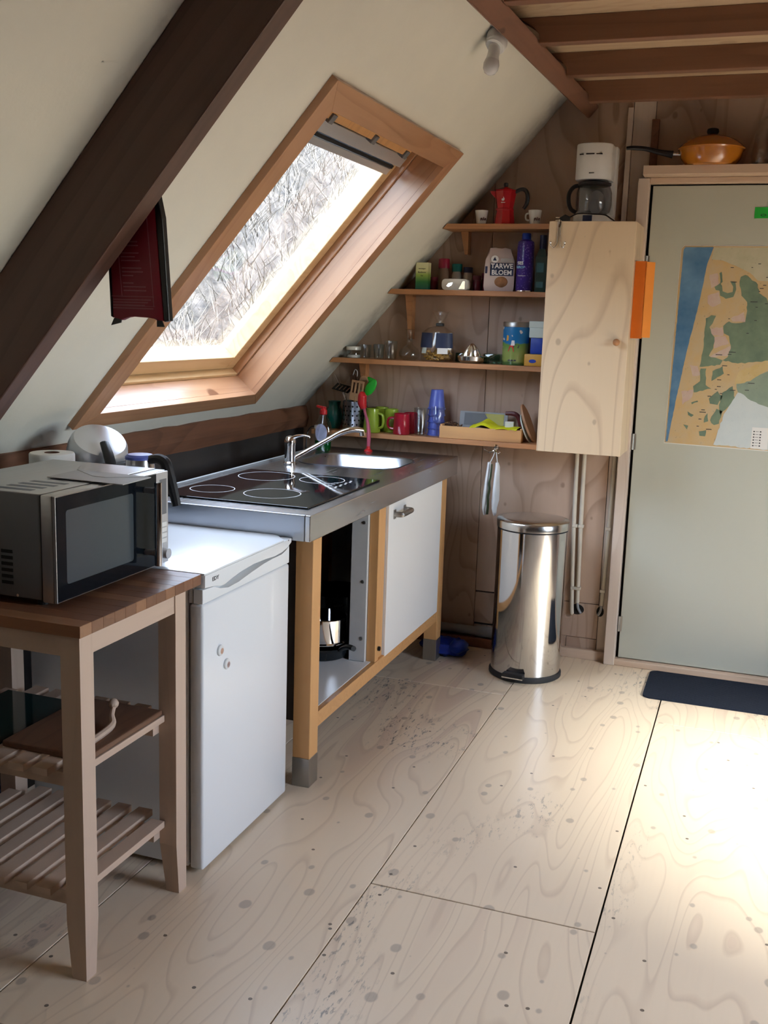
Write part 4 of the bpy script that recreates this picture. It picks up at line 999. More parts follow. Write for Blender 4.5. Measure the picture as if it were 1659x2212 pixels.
# ================================================================== top shelf and cabinet top
def cup(name, c, r0, r1, h, mat, label, cat, group=None, handle=None, wall=0.003, hm=None, hr=0.0035):
    """cup/mug/glass: c base centre; handle = (angle, size, z0, z1)"""
    o = thing(name, c, label, cat, group)
    b = B(); b.lathe([(0.001, 0.0005), (r0 * 0.92, 0.0005), (r0, 0.004), (r1, h), (r1 - wall * 0.5, h + 0.001), (r1 - wall, h), (r0 - wall, 0.006), (0.001, 0.005)], c, 28, cap=False); b.build('bowl', mat, o, smooth=True, angle=50)
    if handle:
        ang, s, z0, z1 = handle; dx, dy = cos(ang), sin(ang)
        rr = (r0 + r1) / 2 - 0.001; zm = (z0 + z1) / 2
        b = B(); b.tube([(c[0] + dx * rr, c[1] + dy * rr, c[2] + z1), (c[0] + dx * (rr + s * 0.8), c[1] + dy * (rr + s * 0.8), c[2] + z1 - 0.1 * (z1 - z0)), (c[0] + dx * (rr + s), c[1] + dy * (rr + s), c[2] + zm), (c[0] + dx * (rr + s * 0.75), c[1] + dy * (rr + s * 0.75), c[2] + z0 + 0.12 * (z1 - z0)), (c[0] + dx * rr, c[1] + dy * rr, c[2] + z0)], hr, 8, 5)
        b.build('handle', hm or mat, o, smooth=True)
    return o
m_china = plain('white_china', (0.74, 0.73, 0.69), 0.25, var=0.02, coat=0.3)
m_cuplogo = plain('brown_red_print', (0.12, 0.03, 0.03), 0.5)
for c, ang, lb in (((-1.208, 4.60, S1), radians(75), 'small white espresso cup between the sloping wall and the red coffee pot'), ((-0.972, 4.60, S1), radians(185), 'small white espresso cup with its handle towards the red coffee pot')):
    o = cup('espresso_cup', c, 0.021, 0.029, 0.060, m_china, lb, 'cup', 'espresso cups on the top shelf', (ang, 0.016, 0.018, 0.048), hr=0.004)
    b = B()
    for k in range(7):
        a = radians(-100 + 9 * k + 20); r = 0.0262 + 0.0008; z = c[2] + 0.020 + 0.004 * (k % 2)
        b.box(-0.0015, 0.0015, -0.0004, 0.0004, -0.004, 0.004 + 0.003 * (k % 3 == 0), M=Matrix.Translation((c[0] + (r - 0.0015) * cos(a), c[1] + (r - 0.0015) * sin(a), z)) @ Matrix.Rotation(a + pi / 2, 4, 'Z'))
    b.build('print', m_cuplogo, o)
# red moka pot
mk = thing('moka_pot', (-1.108, 4.61, S1), 'red enamel stovetop coffee pot with black handle on the top shelf', 'coffee pot')
mc = (-1.108, 4.61, S1)
b = B(); b.lathe([(0.045, 0.0005), (0.046, 0.004), (0.039, 0.058), (0.040, 0.062)], mc, 8); b.build('boiler', m_red, mk)
b = B(); b.lathe([(0.0385, 0.060), (0.0395, 0.064), (0.037, 0.070)], mc, 24); b.build('collar', m_red, mk, smooth=True)
b = B(); b.lathe([(0.0365, 0.069), (0.049, 0.140), (0.047, 0.142)], mc, 8); b.prism([(mc[0] - 0.040, mc[2] + 0.142), (mc[0] - 0.066, mc[2] + 0.142), (mc[0] - 0.062, mc[2] + 0.132), (mc[0] - 0.038, mc[2] + 0.108)], mc[1] - 0.010, mc[1] + 0.010, 'Y'); b.build('jug', m_red, mk)
b = B(); b.lathe([(0.050, 0.1415), (0.049, 0.146), (0.012, 0.158), (0.008, 0.159)], mc, 8); b.build('lid', m_red, mk)
b = B(); b.lathe([(0.006, 0.158), (0.010, 0.163), (0.0105, 0.174), (0.006, 0.177)], mc, 10); b.build('knob', m_black, mk)
b = B(); b.tube([(mc[0] + 0.040, mc[1], mc[2] + 0.137), (mc[0] + 0.068, mc[1], mc[2] + 0.149), (mc[0] + 0.088, mc[1], mc[2] + 0.143), (mc[0] + 0.097, mc[1], mc[2] + 0.12), (mc[0] + 0.095, mc[1], mc[2] + 0.09), (mc[0] + 0.082, mc[1], mc[2] + 0.068)], [0.009, 0.008, 0.009, 0.009, 0.009, 0.007], 10, 5); b.build('handle', m_black, mk, smooth=True)
b = B(); b.prism([(mc[0] - 0.004, mc[2] + 0.098), (mc[0] + 0.004, mc[2] + 0.098), (mc[0] + 0.007, mc[2] + 0.105), (mc[0] + 0.002, mc[2] + 0.116), (mc[0] + 0.001, mc[2] + 0.106), (mc[0] - 0.003, mc[2] + 0.108), (mc[0] - 0.006, mc[2] + 0.103)], mc[1] - 0.0445, mc[1] - 0.0405, 'Y'); b.box(mc[0] - 0.008, mc[0] + 0.009, mc[1] - 0.0415, mc[1] - 0.038, mc[2] + 0.090, mc[2] + 0.0925); b.build('emblem', m_whiteprint, mk)
# coffee maker
cm = thing('coffee_maker', (-0.715, 4.565, KZ1), 'white filter coffee maker with glass jug on top of the wall cabinet', 'coffee maker')
def dshape(x0, x1, yf, yb, n=10):
    """plan: rounded front towards -Y"""
    cxx = (x0 + x1) / 2; r = (x1 - x0) / 2; out = [(x1, yb), (x0, yb)]
    for k in range(n + 1):
        a = pi + pi * k / n; out.append((cxx + r * cos(a), yf + 0.055 + 0.055 * sin(a)))
    return out
b = B(); b.prism(dshape(-0.795, -0.640, 4.475, 4.655), KZ1 + 0.001, KZ1 + 0.036, 'Z', bev=0.003); b.build('base', m_whiteplas, cm, smooth=True)
b = B(); b.lathe([(0.060, 0), (0.060, 0.004), (0.055, 0.005)], (-0.717, 4.545, KZ1 + 0.0355), 32); b.build('hot_plate', m_black, cm, smooth=True)
b = B(); b.box(-0.752, -0.702, 4.472, 4.480, KZ1 + 0.004, KZ1 + 0.033, bev=0.002); sw = b.build('switch_panel', m_whiteplas, cm)
b = B(); b.box(-0.746, -0.708, 4.4700, 4.474, KZ1 + 0.007, KZ1 + 0.031, bev=0.001); b.build('switch', m_navy, sw)
b = B(); b.box(-0.790, -0.640, 4.612, 4.668, KZ1 + 0.036, KZ1 + 0.32, bev=0.006); b.build('column', m_whiteplas, cm, smooth=True)
b = B(); b.prism(dshape(-0.797, -0.648, 4.478, 4.66), KZ1 + 0.175, KZ1 + 0.318, 'Z', bev=0.006); head = b.build('filter_head', m_whiteplas, cm, smooth=True)
for x0, x1 in ((-0.777, -0.757), (-0.749, -0.716), (-0.708, -0.684)):
    xm = ((x0 + x1) / 2 + 0.7225) / 0.0745; yy = 4.478 + 0.055 - 0.055 * math.sqrt(max(0, 1 - xm * xm))
    b = B(); b.box(x0, x1, yy - 0.0025, yy + 0.006, KZ1 + 0.271, KZ1 + 0.2745); b.build('slot', m_dark, head)
text('logo', 'BRAUN', 0.0062, (-0.7225, 4.4773, KZ1 + 0.198), m_darkprint, cm, bold=0.0003)
jugc = (-0.717, 4.545, KZ1 + 0.041)
b = B(); b.lathe([(0.056, 0), (0.068, 0.008), (0.0745, 0.035), (0.0735, 0.085), (0.066, 0.108), (0.060, 0.114)], jugc, 32, cap=False); b.build('glass_jug', thin_glass('smoked_glass', (0.66, 0.67, 0.68), 0.06), cm, smooth=True)
b = B(); b.lathe([(0.0605, 0.112), (0.068, 0.115), (0.068, 0.123), (0.050, 0.128), (0.001, 0.128)], jugc, 32); b.build('jug_lid', m_black, cm, smooth=True)
b = B(); b.tube([(jugc[0] - 0.050, jugc[1] - 0.01, jugc[2] + 0.115), (jugc[0] - 0.080, jugc[1] - 0.014, jugc[2] + 0.110), (jugc[0] - 0.099, jugc[1] - 0.018, jugc[2] + 0.085), (jugc[0] - 0.101, jugc[1] - 0.018, jugc[2] + 0.05), (jugc[0] - 0.090, jugc[1] - 0.016, jugc[2] + 0.02), (jugc[0] - 0.068, jugc[1] - 0.012, jugc[2] + 0.006)], 0.0085, 10, 5); b.build('jug_handle', m_black, cm, smooth=True)
b = B(); b.tube([(-0.70, 4.462, KZ1 + 0.034), (-0.655, 4.455, KZ1 + 0.030), (-0.63, 4.46, KZ1 + 0.016), (-0.612, 4.47, KZ1 + 0.003), (-0.63, 4.56, KZ1 + 0.003), (-0.65, 4.66, KZ1 + 0.004)], 0.0028, 8, 5); cbl = b.build('cable', m_black, cm, smooth=True)
b = B(); b.tube([(-0.795, 4.46, KZ1 + 0.022), (-0.76, 4.455, KZ1 + 0.036), (-0.70, 4.462, KZ1 + 0.034)], 0.0028, 8, 4); b.prism([(-0.838, KZ1 + 0.001), (-0.798, KZ1 + 0.001), (-0.796, KZ1 + 0.024), (-0.815, KZ1 + 0.032), (-0.838, KZ1 + 0.018)], 4.45, 4.475, 'Y', bev=0.003); b.build('plug', m_black, cm)
b = B()
for z in (0.008, 0.020): b.cyl((-0.838, 4.4625, KZ1 + z), (-0.855, 4.4625, KZ1 + z), 0.0022, seg=8)
b.build('plug_pins', m_chrome, cm, smooth=True)
# ================================================================== lintel shelf with pan
b = B(); b.prism([(4.585, 2.135), (4.60, 2.1325), (YB - 0.001, 2.1325), (YB - 0.001, 2.168), (4.585, 2.168)], -0.530, 0.55, 'X', bev=0.002)
tag(b.build('lintel_shelf', m_whitewood_x), 'pale pine shelf board over the door carrying the orange pan', 'shelf')
LZ = 2.168
pan = thing('orange_pan', (-0.27, 4.645, LZ), 'orange enamel frying pan with domed lid on the board over the door', 'pan')
pc = (-0.27, 4.645, LZ)
PR = 0.132
def squash(bm_b): return bm_b
b = B(); b.lathe([(0.085, 0.0005), (0.098, 0.004), (0.118, 0.030), (0.125, 0.060), (0.127, 0.064)], pc, 44); b.build('body', m_panorange, pan, smooth=True)
b = B(); b.lathe([(0.131, 0.063), (0.1335, 0.068), (0.128, 0.076), (0.100, 0.100), (0.06, 0.116), (0.018, 0.123), (0.001, 0.124)], pc, 44); ld_ = b.build('lid', m_panorange, pan, smooth=True)
b = B(); b.lathe([(0.009, 0.121), (0.011, 0.126), (0.021, 0.128), (0.0245, 0.136), (0.022, 0.146), (0.012, 0.150), (0.001, 0.1505)], pc, 24); b.build('knob', m_black, ld_, smooth=True)
b = B(); b.cyl((pc[0] - 0.12, pc[1] - 0.01, LZ + 0.048), (pc[0] - 0.175, pc[1] - 0.02, LZ + 0.050), 0.006, seg=10); b.build('handle_stub', m_chrome, pan, smooth=True)
b = B(); b.tube([(pc[0] - 0.150, pc[1] - 0.016, LZ + 0.048), (pc[0] - 0.20, pc[1] - 0.026, LZ + 0.056), (pc[0] - 0.26, pc[1] - 0.036, LZ + 0.070), (pc[0] - 0.31, pc[1] - 0.045, LZ + 0.073), (pc[0] - 0.335, pc[1] - 0.05, LZ + 0.071)], [0.016, 0.011, 0.009, 0.009, 0.007], 10, 5); b.build('handle', m_black, pan, smooth=True)
gj = thing('plastic_bag', (-0.055, 4.65, LZ), 'clear crinkled plastic bag on the board over the door', 'bag')
q = random.Random(3); loops = []
for z, w in ((0.001, 0.05), (0.03, 0.058), (0.09, 0.055), (0.14, 0.05), (0.175, 0.045), (0.19, 0.02)):
    loops.append([(-0.055 + w * cos(2 * pi * k / 14) * q.uniform(0.9, 1.1), 4.65 + w * 0.8 * sin(2 * pi * k / 14) * q.uniform(0.9, 1.1), LZ + z + (q.uniform(-0.01, 0.01) if z > 0.02 else 0)) for k in range(14)])
b = B(); b.loft(loops); b.build('film', thin_glass('clear_film', (0.90, 0.90, 0.90), 0.10, 0.15), gj, smooth=True, angle=30)
# ================================================================== second shelf
def boxthing(name, x0, x1, y0, y1, z0, z1, mat, label, cat, group=None, bev=0.003):
    o = thing(name, ((x0 + x1) / 2, (y0 + y1) / 2, z0), label, cat, group)
    b = B(); b.box(x0, x1, y0, y1, z0, z1, bev=bev); b.build('body', mat, o, smooth=True)
    return o
def _grad(name, stops, z0, z1, rough=0.4):
    t = NT(name); z = t.n('SeparateXYZ', {0: t.n('TexCoord').outputs['Object']}).outputs[2]
    cr = t.n('ValToRGB'); f = t.mapr(z, z0, z1); t.set(cr.inputs[0], f)
    e = cr.color_ramp.elements; e[0].position = stops[0][0]; e[0].color = c4(stops[0][1]); e[1].position = stops[-1][0]; e[1].color = c4(stops[-1][1])
    for p, c in stops[1:-1]: k = e.new(p); k.color = c4(c)
    t.bsdf(Base_Color=cr.outputs[0], Roughness=rough); return t.m
m_spice = _grad('green_yellow_carton', [(0.0, (0.01, 0.12, 0.10)), (0.3, (0.03, 0.22, 0.05)), (0.55, (0.30, 0.45, 0.08)), (0.7, (0.66, 0.66, 0.32)), (1.0, (0.72, 0.70, 0.42))], 0.0, 0.118)
o = thing('spice_carton', (-1.466, 4.60, S2), 'small green and yellow spice carton at the end of the second shelf', 'carton')
b = B(); b.box(-1.496, -1.436, 4.585, 4.625, S2 + 0.0005, S2 + 0.119, bev=0.002); b.build('carton', m_spice, o)
text('print', 'verstegen', 0.0085, (-1.466, 4.5845, S2 + 0.092), m_darkprint, o); text('print', 'Basilicum', 0.010, (-1.466, 4.5845, S2 + 0.076), m_darkprint, o); text('print', 'Fijn', 0.008, (-1.466, 4.5845, S2 + 0.061), m_darkprint, o)
def jar(name, c, r, h, mat, capmat, capr, caph, label, cat='jar', neck=None, group='jars on the second shelf'):
    o = thing(name, c, label, cat, group)
    nr = neck or r * 0.8
    b = B(); b.lathe([(0.001, 0.001), (r * 0.93, 0.001), (r, 0.004), (r, h * 0.82), (nr, h * 0.95), (nr, h), (0.001, h)], c, 24, cap=False); b.build('vessel', mat, o, smooth=True, angle=50)
    b = B(); b.lathe([(capr, h - 0.002), (capr, h + caph * 0.9), (capr * 0.92, h + caph), (0.001, h + caph)], c, 24); b.build('cap', capmat, o, smooth=True, angle=50)
    return o
m_dkred = plain('dark_red_jar', (0.10, 0.004, 0.018), 0.3)
m_pinkcap = plain('crimson_cap', (0.24, 0.006, 0.03), 0.35)
m_tealcap = plain('teal_cap', (0.0, 0.11, 0.10), 0.35)
m_navycap = plain('navy_cap', (0.008, 0.012, 0.05), 0.35)
m_spicebrown = plain('ground_spice', (0.20, 0.12, 0.08), 0.6, var=0.2)
m_spicepale = plain('pale_spice', (0.36, 0.30, 0.25), 0.5, var=0.15)
jar('spice_jar', (-1.427, 4.64, S2), 0.0195, 0.042, m_dkred, m_dkred, 0.0195, 0.016, 'short dark red jar right behind the green and yellow carton')
jar('spice_jar', (-1.385, 4.655, S2), 0.0235, 0.100, m_spicebrown, m_pinkcap, 0.0255, 0.040, 'tall spice jar with a crimson cap on the second shelf')
jar('spice_jar', (-1.325, 4.66, S2), 0.0225, 0.086, m_spicepale, m_tealcap, 0.0235, 0.032, 'spice jar with a teal cap behind the steel tin')
jar('spice_jar', (-1.272, 4.655, S2), 0.020, 0.082, m_spicepale, m_navycap, 0.0215, 0.022, 'spice jar with a navy cap behind the steel tin', neck=0.017)
jar('spice_jar', (-1.228, 4.65, S2), 0.019, 0.050, m_dkred, m_dkred, 0.019, 0.018, 'squat dark red jar between the steel tin and the flour bag')
jar('spice_jar', (-1.196, 4.675, S2), 0.017, 0.060, m_dkred, m_dkred, 0.017, 0.020, 'dark red jar half hidden behind the flour bag')
tn = thing('steel_tin', (-1.31, 4.59, S2), 'low shiny steel tin with a leaf shaped window on the second shelf', 'tin')
b = B(); b.prism(rrect2 := [(p[0], p[1]) for p in rrect(-1.369, -1.249, S2 + 0.001, S2 + 0.049, 0.015, 0, 5)], 4.575, 4.625, 'Y', bev=0.003); b.build('body', m_china, tn, smooth=True)
b = B(); b.prism([(-1.348, S2 + 0.018), (-1.338, S2 + 0.030), (-1.318, S2 + 0.034), (-1.322, S2 + 0.022), (-1.336, S2 + 0.014)], 4.5725, 4.5755, 'Y'); b.build('emblem', m_chrome, tn)
b = B(); b.prism([(-1.290, S2 + 0.006), (-1.272, S2 + 0.040), (-1.262, S2 + 0.040), (-1.262, S2 + 0.006)], 4.5725, 4.5755, 'Y'); b.build('catch', m_chrome, tn)
# flour bag
fl = thing('flour_bag', (-1.12, 4.62, S2), 'paper bag of flour with a bread roll picture on the second shelf', 'bag of flour')
m_flour = plain('flour_paper', (0.60, 0.50, 0.48), 0.7, var=0.06, scale=14)
lv = [(0.0005, 0.062, 0.036), (0.02, 0.065, 0.040), (0.10, 0.064, 0.040), (0.135, 0.060, 0.036), (0.165, 0.048, 0.022), (0.183, 0.044, 0.010)]
M = Matrix.Translation((-1.118, 4.615, S2)) @ Matrix.Rotation(radians(12), 4, 'Z')
b = B(); q = random.Random(11); loops = []
for z, hx, hy in lv:
    loops.append([M @ Vector((sx_ * hx * 1.0 + q.uniform(-0.002, 0.002), sy_ * hy + q.uniform(-0.002, 0.002), z + (q.uniform(-0.004, 0.004) if z > 0.15 else 0))) for sx_, sy_ in ((-1, -1), (-0.5, -1.06), (0, -1.08), (0.5, -1.06), (1, -1), (1.05, 0), (1, 1), (0, 1.05), (-1, 1), (-1.05, 0))])
b.loft(loops); b.build('bag', m_flour, fl, smooth=True, angle=40)
rf = (M.to_3x3() @ Euler((pi / 2, 0, 0)).to_matrix())
def onbag(x, z, off=0.0455): return M @ Vector((x, -off, z))
b = B(); b.box(-0.040, 0.060, -0.0455, -0.0415, 0.066, 0.120, M=M); b.build('label', m_navy, fl)
text('print', 'TARWE', 0.028, onbag(0.010, 0.106, 0.0460), m_whiteprint, fl, rf, bold=0.0006, sx=1.0); text('print', 'BLOEM', 0.028, onbag(0.010, 0.079, 0.0460), m_whiteprint, fl, rf, bold=0.0006, sx=1.0)
b = B(); b.lathe([(0.016, 0), (0.016, 0.002)], (0, 0, 0), 24, M @ Matrix.Translation((-0.022, -0.039, 0.136)) @ Matrix.Rotation(radians(80), 4, 'X')); lg = b.build('emblem', m_whiteprint, fl)
b = B(); b.prism([(-0.030, 0.130), (-0.014, 0.130), (-0.022, 0.146)], -0.0425, -0.0412, 'Y', M=M); b.build('tree_mark', m_navy, lg)
m_bread = plain('bread_picture', (0.40, 0.19, 0.09), 0.6, var=0.3, scale=60)
b = B(); b.sphere((0, 0, 0), 0.031, 18, 10, 0.8, M @ Matrix.Translation((0.008, -0.040, 0.040)) @ Matrix.Scale(0.32, 4, (0, 1, 0))); b.build('bread_print', m_bread, fl, smooth=True)
b = B(); b.box(0.004, 0.055, -0.0425, -0.0395, 0.124, 0.140, M=M); b.build('band', m_greypaper, fl)
b = B(); b.box(-0.062, -0.052, -0.0425, -0.036, 0.075, 0.105, M=M); b.build('side_print', m_navy, fl)
# purple syrup bottle
def _purple():
    t = NT('purple_syrup_print'); v = t.coords((1, 1, 1), False)
    vo = t.n('TexVoronoi', {'Vector': v, 'Scale': 95.0}); f = t.mapr(vo.outputs['Distance'], 0.16, 0.34, 1.0, 0.0)
    col = t.mix(t.math('MULTIPLY', f, 0.6), (0.035, 0.010, 0.20, 1), (0.28, 0.20, 0.60, 1)); t.bsdf(Base_Color=col, Roughness=0.28); return t.m
m_purple = _purple()
sy_ = thing('syrup_bottle', (-1.003, 4.60, S2), 'tall purple syrup bottle with a blue cap on the second shelf', 'bottle')
c = (-1.003, 4.60, S2)
b = B(); b.lathe([(0.001, 0.001), (0.034, 0.001), (0.0365, 0.005), (0.0365, 0.195), (0.034, 0.212), (0.020, 0.222), (0.017, 0.224), (0.001, 0.224)], c, 32, cap=False); b.build('can', m_purple, sy_, smooth=True)
b = B(); b.lathe([(0.020, 0.222), (0.0195, 0.244), (0.017, 0.248), (0.001, 0.248)], c, 24); b.build('cap', m_blue, sy_, smooth=True)
b = B(); b.lathe([(0.0365, 0.0), (0.037, 0.004), (0.0365, 0.006)], c, 32, cap=False); b.build('rim', m_chrome, sy_, smooth=True)
text('print', 'SES', 0.018, (-1.016, 4.5635, S2 + 0.120), m_whiteprint, sy_, bold=0.0005); m_cyan = plain('light_blue_print', (0.25, 0.55, 0.80), 0.5); text('print', 'SIROP', 0.014, (-1.014, 4.5635, S2 + 0.103), m_cyan, sy_, bold=0.0004); text('print', 'framboos', 0.009, (-1.008, 4.5632, S2 + 0.068), m_whiteprint, sy_)
ol = thing('green_bottle', (-0.935, 4.63, S2), 'dark green square oil bottle next to the wall cabinet on the second shelf', 'bottle')
m_dkgreen = plain('dark_green_glass_bottle', (0.004, 0.030, 0.026), 0.12, var=0.1)
b = B(); b.taper((-0.959, -0.911, 4.606, 4.654), S2 + 0.001, (-0.959, -0.911, 4.606, 4.654), S2 + 0.150); b.taper((-0.959, -0.911, 4.606, 4.654), S2 + 0.150, (-0.947, -0.923, 4.618, 4.642), S2 + 0.185); b.build('bottle', m_dkgreen, ol)
b = B(); b.cyl((-0.935, 4.63, S2 + 0.184), (-0.935, 4.63, S2 + 0.243), 0.0155, 0.0150, 20); b.build('cap', m_navycap, ol, smooth=True)
m_tealprint = plain('teal_label', (0.02, 0.10, 0.10), 0.5)
b = B(); b.box(-0.953, -0.922, 4.6048, 4.6062, S2 + 0.085, S2 + 0.125); b.box(-0.953, -0.922, 4.6048, 4.6062, S2 + 0.02, S2 + 0.045); b.build('label', m_tealprint, ol)
# ================================================================== third shelf
sj = thing('salt_jar', (-1.790, 4.60, S3), 'small glass jar with a white lid at the narrow end of the third shelf', 'jar')
b = B(); b.lathe([(0.001, 0.001), (0.033, 0.001), (0.034, 0.004), (0.034, 0.030), (0.030, 0.038)], (-1.79, 4.60, S3), 28, cap=False); b.build('glass', m_glass, sj, smooth=True)
b = B(); b.lathe([(0.001, 0.002), (0.031, 0.002), (0.031, 0.014), (0.001, 0.014)], (-1.79, 4.60, S3), 24, cap=False); b.build('salt', m_whiteprint, sj)
b = B(); b.lathe([(0.032, 0.036), (0.034, 0.038), (0.034, 0.050), (0.030, 0.053), (0.001, 0.053)], (-1.79, 4.60, S3), 28); b.build('lid', m_china, sj, smooth=True)
GL = 'tumblers on the third shelf'
cup('tumbler', (-1.728, 4.595, S3), 0.023, 0.027, 0.062, m_glass, 'short clear tumbler standing next to the salt jar', 'glass', GL, wall=0.0025)
cup('tumbler', (-1.688, 4.665, S3), 0.023, 0.027, 0.064, m_glass, 'short clear tumbler behind the others against the wall', 'glass', GL, wall=0.0025)
cup('tumbler', (-1.665, 4.60, S3), 0.023, 0.027, 0.066, m_glass, 'short clear tumbler in the middle of the row on the third shelf', 'glass', GL, wall=0.0025)
cup('tumbler', (-1.606, 4.60, S3), 0.027, 0.031, 0.084, m_glass, 'taller clear tumbler on the third shelf beside the round decanter', 'glass', GL, wall=0.0025)
dc = thing('glass_decanter', (-1.525, 4.625, S3), 'round bellied clear glass decanter with a flared lip on the third shelf', 'decanter')
b = B(); b.lathe([(0.001, 0.001), (0.030, 0.001), (0.048, 0.018), (0.050, 0.032), (0.040, 0.052), (0.018, 0.068), (0.012, 0.080), (0.012, 0.120), (0.020, 0.136), (0.030, 0.140)], (-1.525, 4.625, S3), 32, cap=False); b.build('glass', m_glass, dc, smooth=True)
ps = thing('pasta_bag', (-1.386, 4.605, S3), 'clear bag of pasta with a dark blue label tied shut on the third shelf', 'bag of pasta')
m_film = thin_glass('pasta_film', (0.93, 0.92, 0.90), 0.08, 0.12)
q = random.Random(21); loops = []
for z, hx, hy in ((0.001, 0.072, 0.040), (0.02, 0.077, 0.048), (0.08, 0.077, 0.046), (0.13, 0.070, 0.038), (0.150, 0.045, 0.022), (0.160, 0.014, 0.011), (0.178, 0.010, 0.008), (0.19, 0.022, 0.012), (0.222, 0.040, 0.016)):
    loops.append([(-1.386 + (0.010 if z > 0.155 else 0) + hx * cos(2 * pi * k / 18) * q.uniform(0.94, 1.06), 4.605 + hy * sin(2 * pi * k / 18) * q.uniform(0.94, 1.06), S3 + z + (q.uniform(-0.006, 0.006) if z > 0.2 else 0)) for k in range(18)])
b = B(); b.loft(loops, cap1=False); b.build('film', m_film, ps, smooth=True, angle=30)
m_pasta = plain('dry_pasta', (0.62, 0.36, 0.07), 0.5, var=0.2, scale=40)
b = B(); q = random.Random(5)
for k in range(150):
    z = q.uniform(0.008, 0.046); a = q.uniform(0, 2 * pi); r = math.sqrt(q.random())
    x, y = -1.386 + 0.066 * r * cos(a), 4.605 + 0.036 * r * sin(a)
    b.tube([(x - 0.006, y, S3 + z), (x, y + q.uniform(-0.005, 0.005), S3 + z + 0.004), (x + 0.006, y, S3 + z - 0.001)], 0.0042, 5, 2)
po = b.build('pasta', m_pasta, ps, smooth=True, weld=False); po['kind'] = 'stuff'
def band(z0, z1, a0, a1, mat, nm, hx=0.0785, hy=0.0485, x0=-1.386, y0=4.605, zb=S3):
    b = B(); n_ = 10; L = []
    for k in range(n_ + 1):
        a = radians(a0 + (a1 - a0) * k / n_); L.append((cos(a), sin(a)))
    v = [(x0 + hx * cx_, y0 + hy * cy_, zb + z0) for cx_, cy_ in L] + [(x0 + (hx - 0.004) * cx_, y0 + (hy - 0.004) * cy_, zb + z1) for cx_, cy_ in L]
    b._add(v, [(k, k + 1, n_ + 2 + k, n_ + 1 + k) for k in range(n_)]); return b.build(nm, mat, ps, smooth=True)
band(0.062, 0.128, 195, 262, m_navy, 'label'); band(0.062, 0.128, 274, 345, m_navy, 'label')
band(0.036, 0.068, 280, 318, m_whiteprint, 'price_label', 0.0795, 0.0495); band(0.036, 0.064, 215, 240, m_palecard, 'barcode', 0.0795, 0.0495)
b = B(); b.box(-1.394, -1.360, 4.594, 4.616, S3 + 0.158, S3 + 0.172, bev=0.003); b.build('clip', m_black, ps)
jc = thing('citrus_juicer', (-1.222, 4.60, S3), 'shiny steel citrus juicer on the third shelf', 'juicer')
b = B(); b.lathe([(0.001, 0.001), (0.045, 0.001), (0.062, 0.012), (0.065, 0.030), (0.063, 0.033), (0.055, 0.028), (0.030, 0.024)], (-1.222, 4.60, S3), 36, cap=False); b.build('dish', m_chrome, jc, smooth=True)
b = B(); loops = []
for z, r in ((0.024, 0.036), (0.04, 0.034), (0.06, 0.027), (0.078, 0.014), (0.088, 0.003)):
    loops.append([(-1.222 + r * (1 + 0.14 * cos(10 * 2 * pi * k / 60)) * cos(2 * pi * k / 60), 4.60 + r * (1 + 0.14 * cos(10 * 2 * pi * k / 60)) * sin(2 * pi * k / 60), S3 + z) for k in range(60)])
b.loft(loops); b.build('reamer', m_chrome, jc, smooth=True, angle=60)
m_greenglass = thin_glass('green_glass', (0.35, 0.62, 0.50), 0.08)
b = B(); b.box(-1.176, -1.100, 4.625, 4.69, S3 + 0.0005, S3 + 0.044, bev=0.004)
tag(b.build('glass_block', m_greenglass, smooth=True), 'small green glass dish between the juicer and the painted tin', 'dish')
b = B(); b.box(-1.315, -1.268, 4.655, 4.70, S3 + 0.0005, S3 + 0.042, bev=0.004)
tag(b.build('glass_block', m_greenglass, smooth=True), 'small green glass dish behind the pasta bag', 'dish')
def _tin():
    t = NT('painted_tin'); p = t.n('TexCoord').outputs['Object']; z = t.n('SeparateXYZ', {0: p}).outputs[2]
    wob = t.math('MULTIPLY', t.math('SUBTRACT', t.noise(p, 22.0, 2.0), 0.5), 0.035); zz = t.math('ADD', z, wob)
    col = t.mix(t.mapr(zz, 0.095, 0.10), (0.15, 0.30, 0.06, 1), (0.015, 0.17, 0.42, 1))
    col = t.mix(t.mapr(zz, 0.055, 0.09), (0.28, 0.36, 0.10, 1), col)
    col = t.mix(t.math('MULTIPLY', t.mapr(zz, 0.010, 0.022, 1.0, 0.0), 0.8), col, (0.02, 0.09, 0.03, 1))
    col = t.mix(t.math('MULTIPLY', t.mapr(t.noise(p, 34.0, 2.0), 0.63, 0.66), t.mapr(z, 0.07, 0.11)), col, (0.62, 0.62, 0.60, 1))
    t.bsdf(Base_Color=col, Roughness=0.25); return t.m
ti = thing('painted_tin', (-1.026, 4.605, S3), 'tall round tin painted blue above and green below with a steel lid', 'tin')
c = (-1.026, 4.605, S3)
b = B(); b.lathe([(0.001, 0.001), (0.056, 0.001), (0.058, 0.004), (0.058, 0.170), (0.001, 0.170)], c, 40, cap=False); b.build('body', _tin(), ti, smooth=True, angle=50)
b = B(); b.lathe([(0.0595, 0.166), (0.0595, 0.184), (0.057, 0.188), (0.001, 0.188)], c, 40); b.build('lid', m_foot, ti, smooth=True, angle=50)
def on_tin(a, z, pts, mat, nm):
    b = B(); v = []
    for px_, pz_ in pts:
        aa = radians(a) + px_ / 0.058; v.append((c[0] + 0.0587 * cos(aa), c[1] + 0.0587 * sin(aa), c[2] + z + pz_))
    b._add(v, [tuple(range(len(v)))]); b.build(nm, mat, ti)
on_tin(262, 0.060, [(-0.014, 0), (0.014, 0), (0.009, 0.026), (-0.006, 0.026)], m_redplas, 'red_print'); on_tin(268, 0.086, [(-0.008, 0), (0.010, 0), (0.008, 0.022), (-0.004, 0.022)], m_whiteprint, 'white_print')
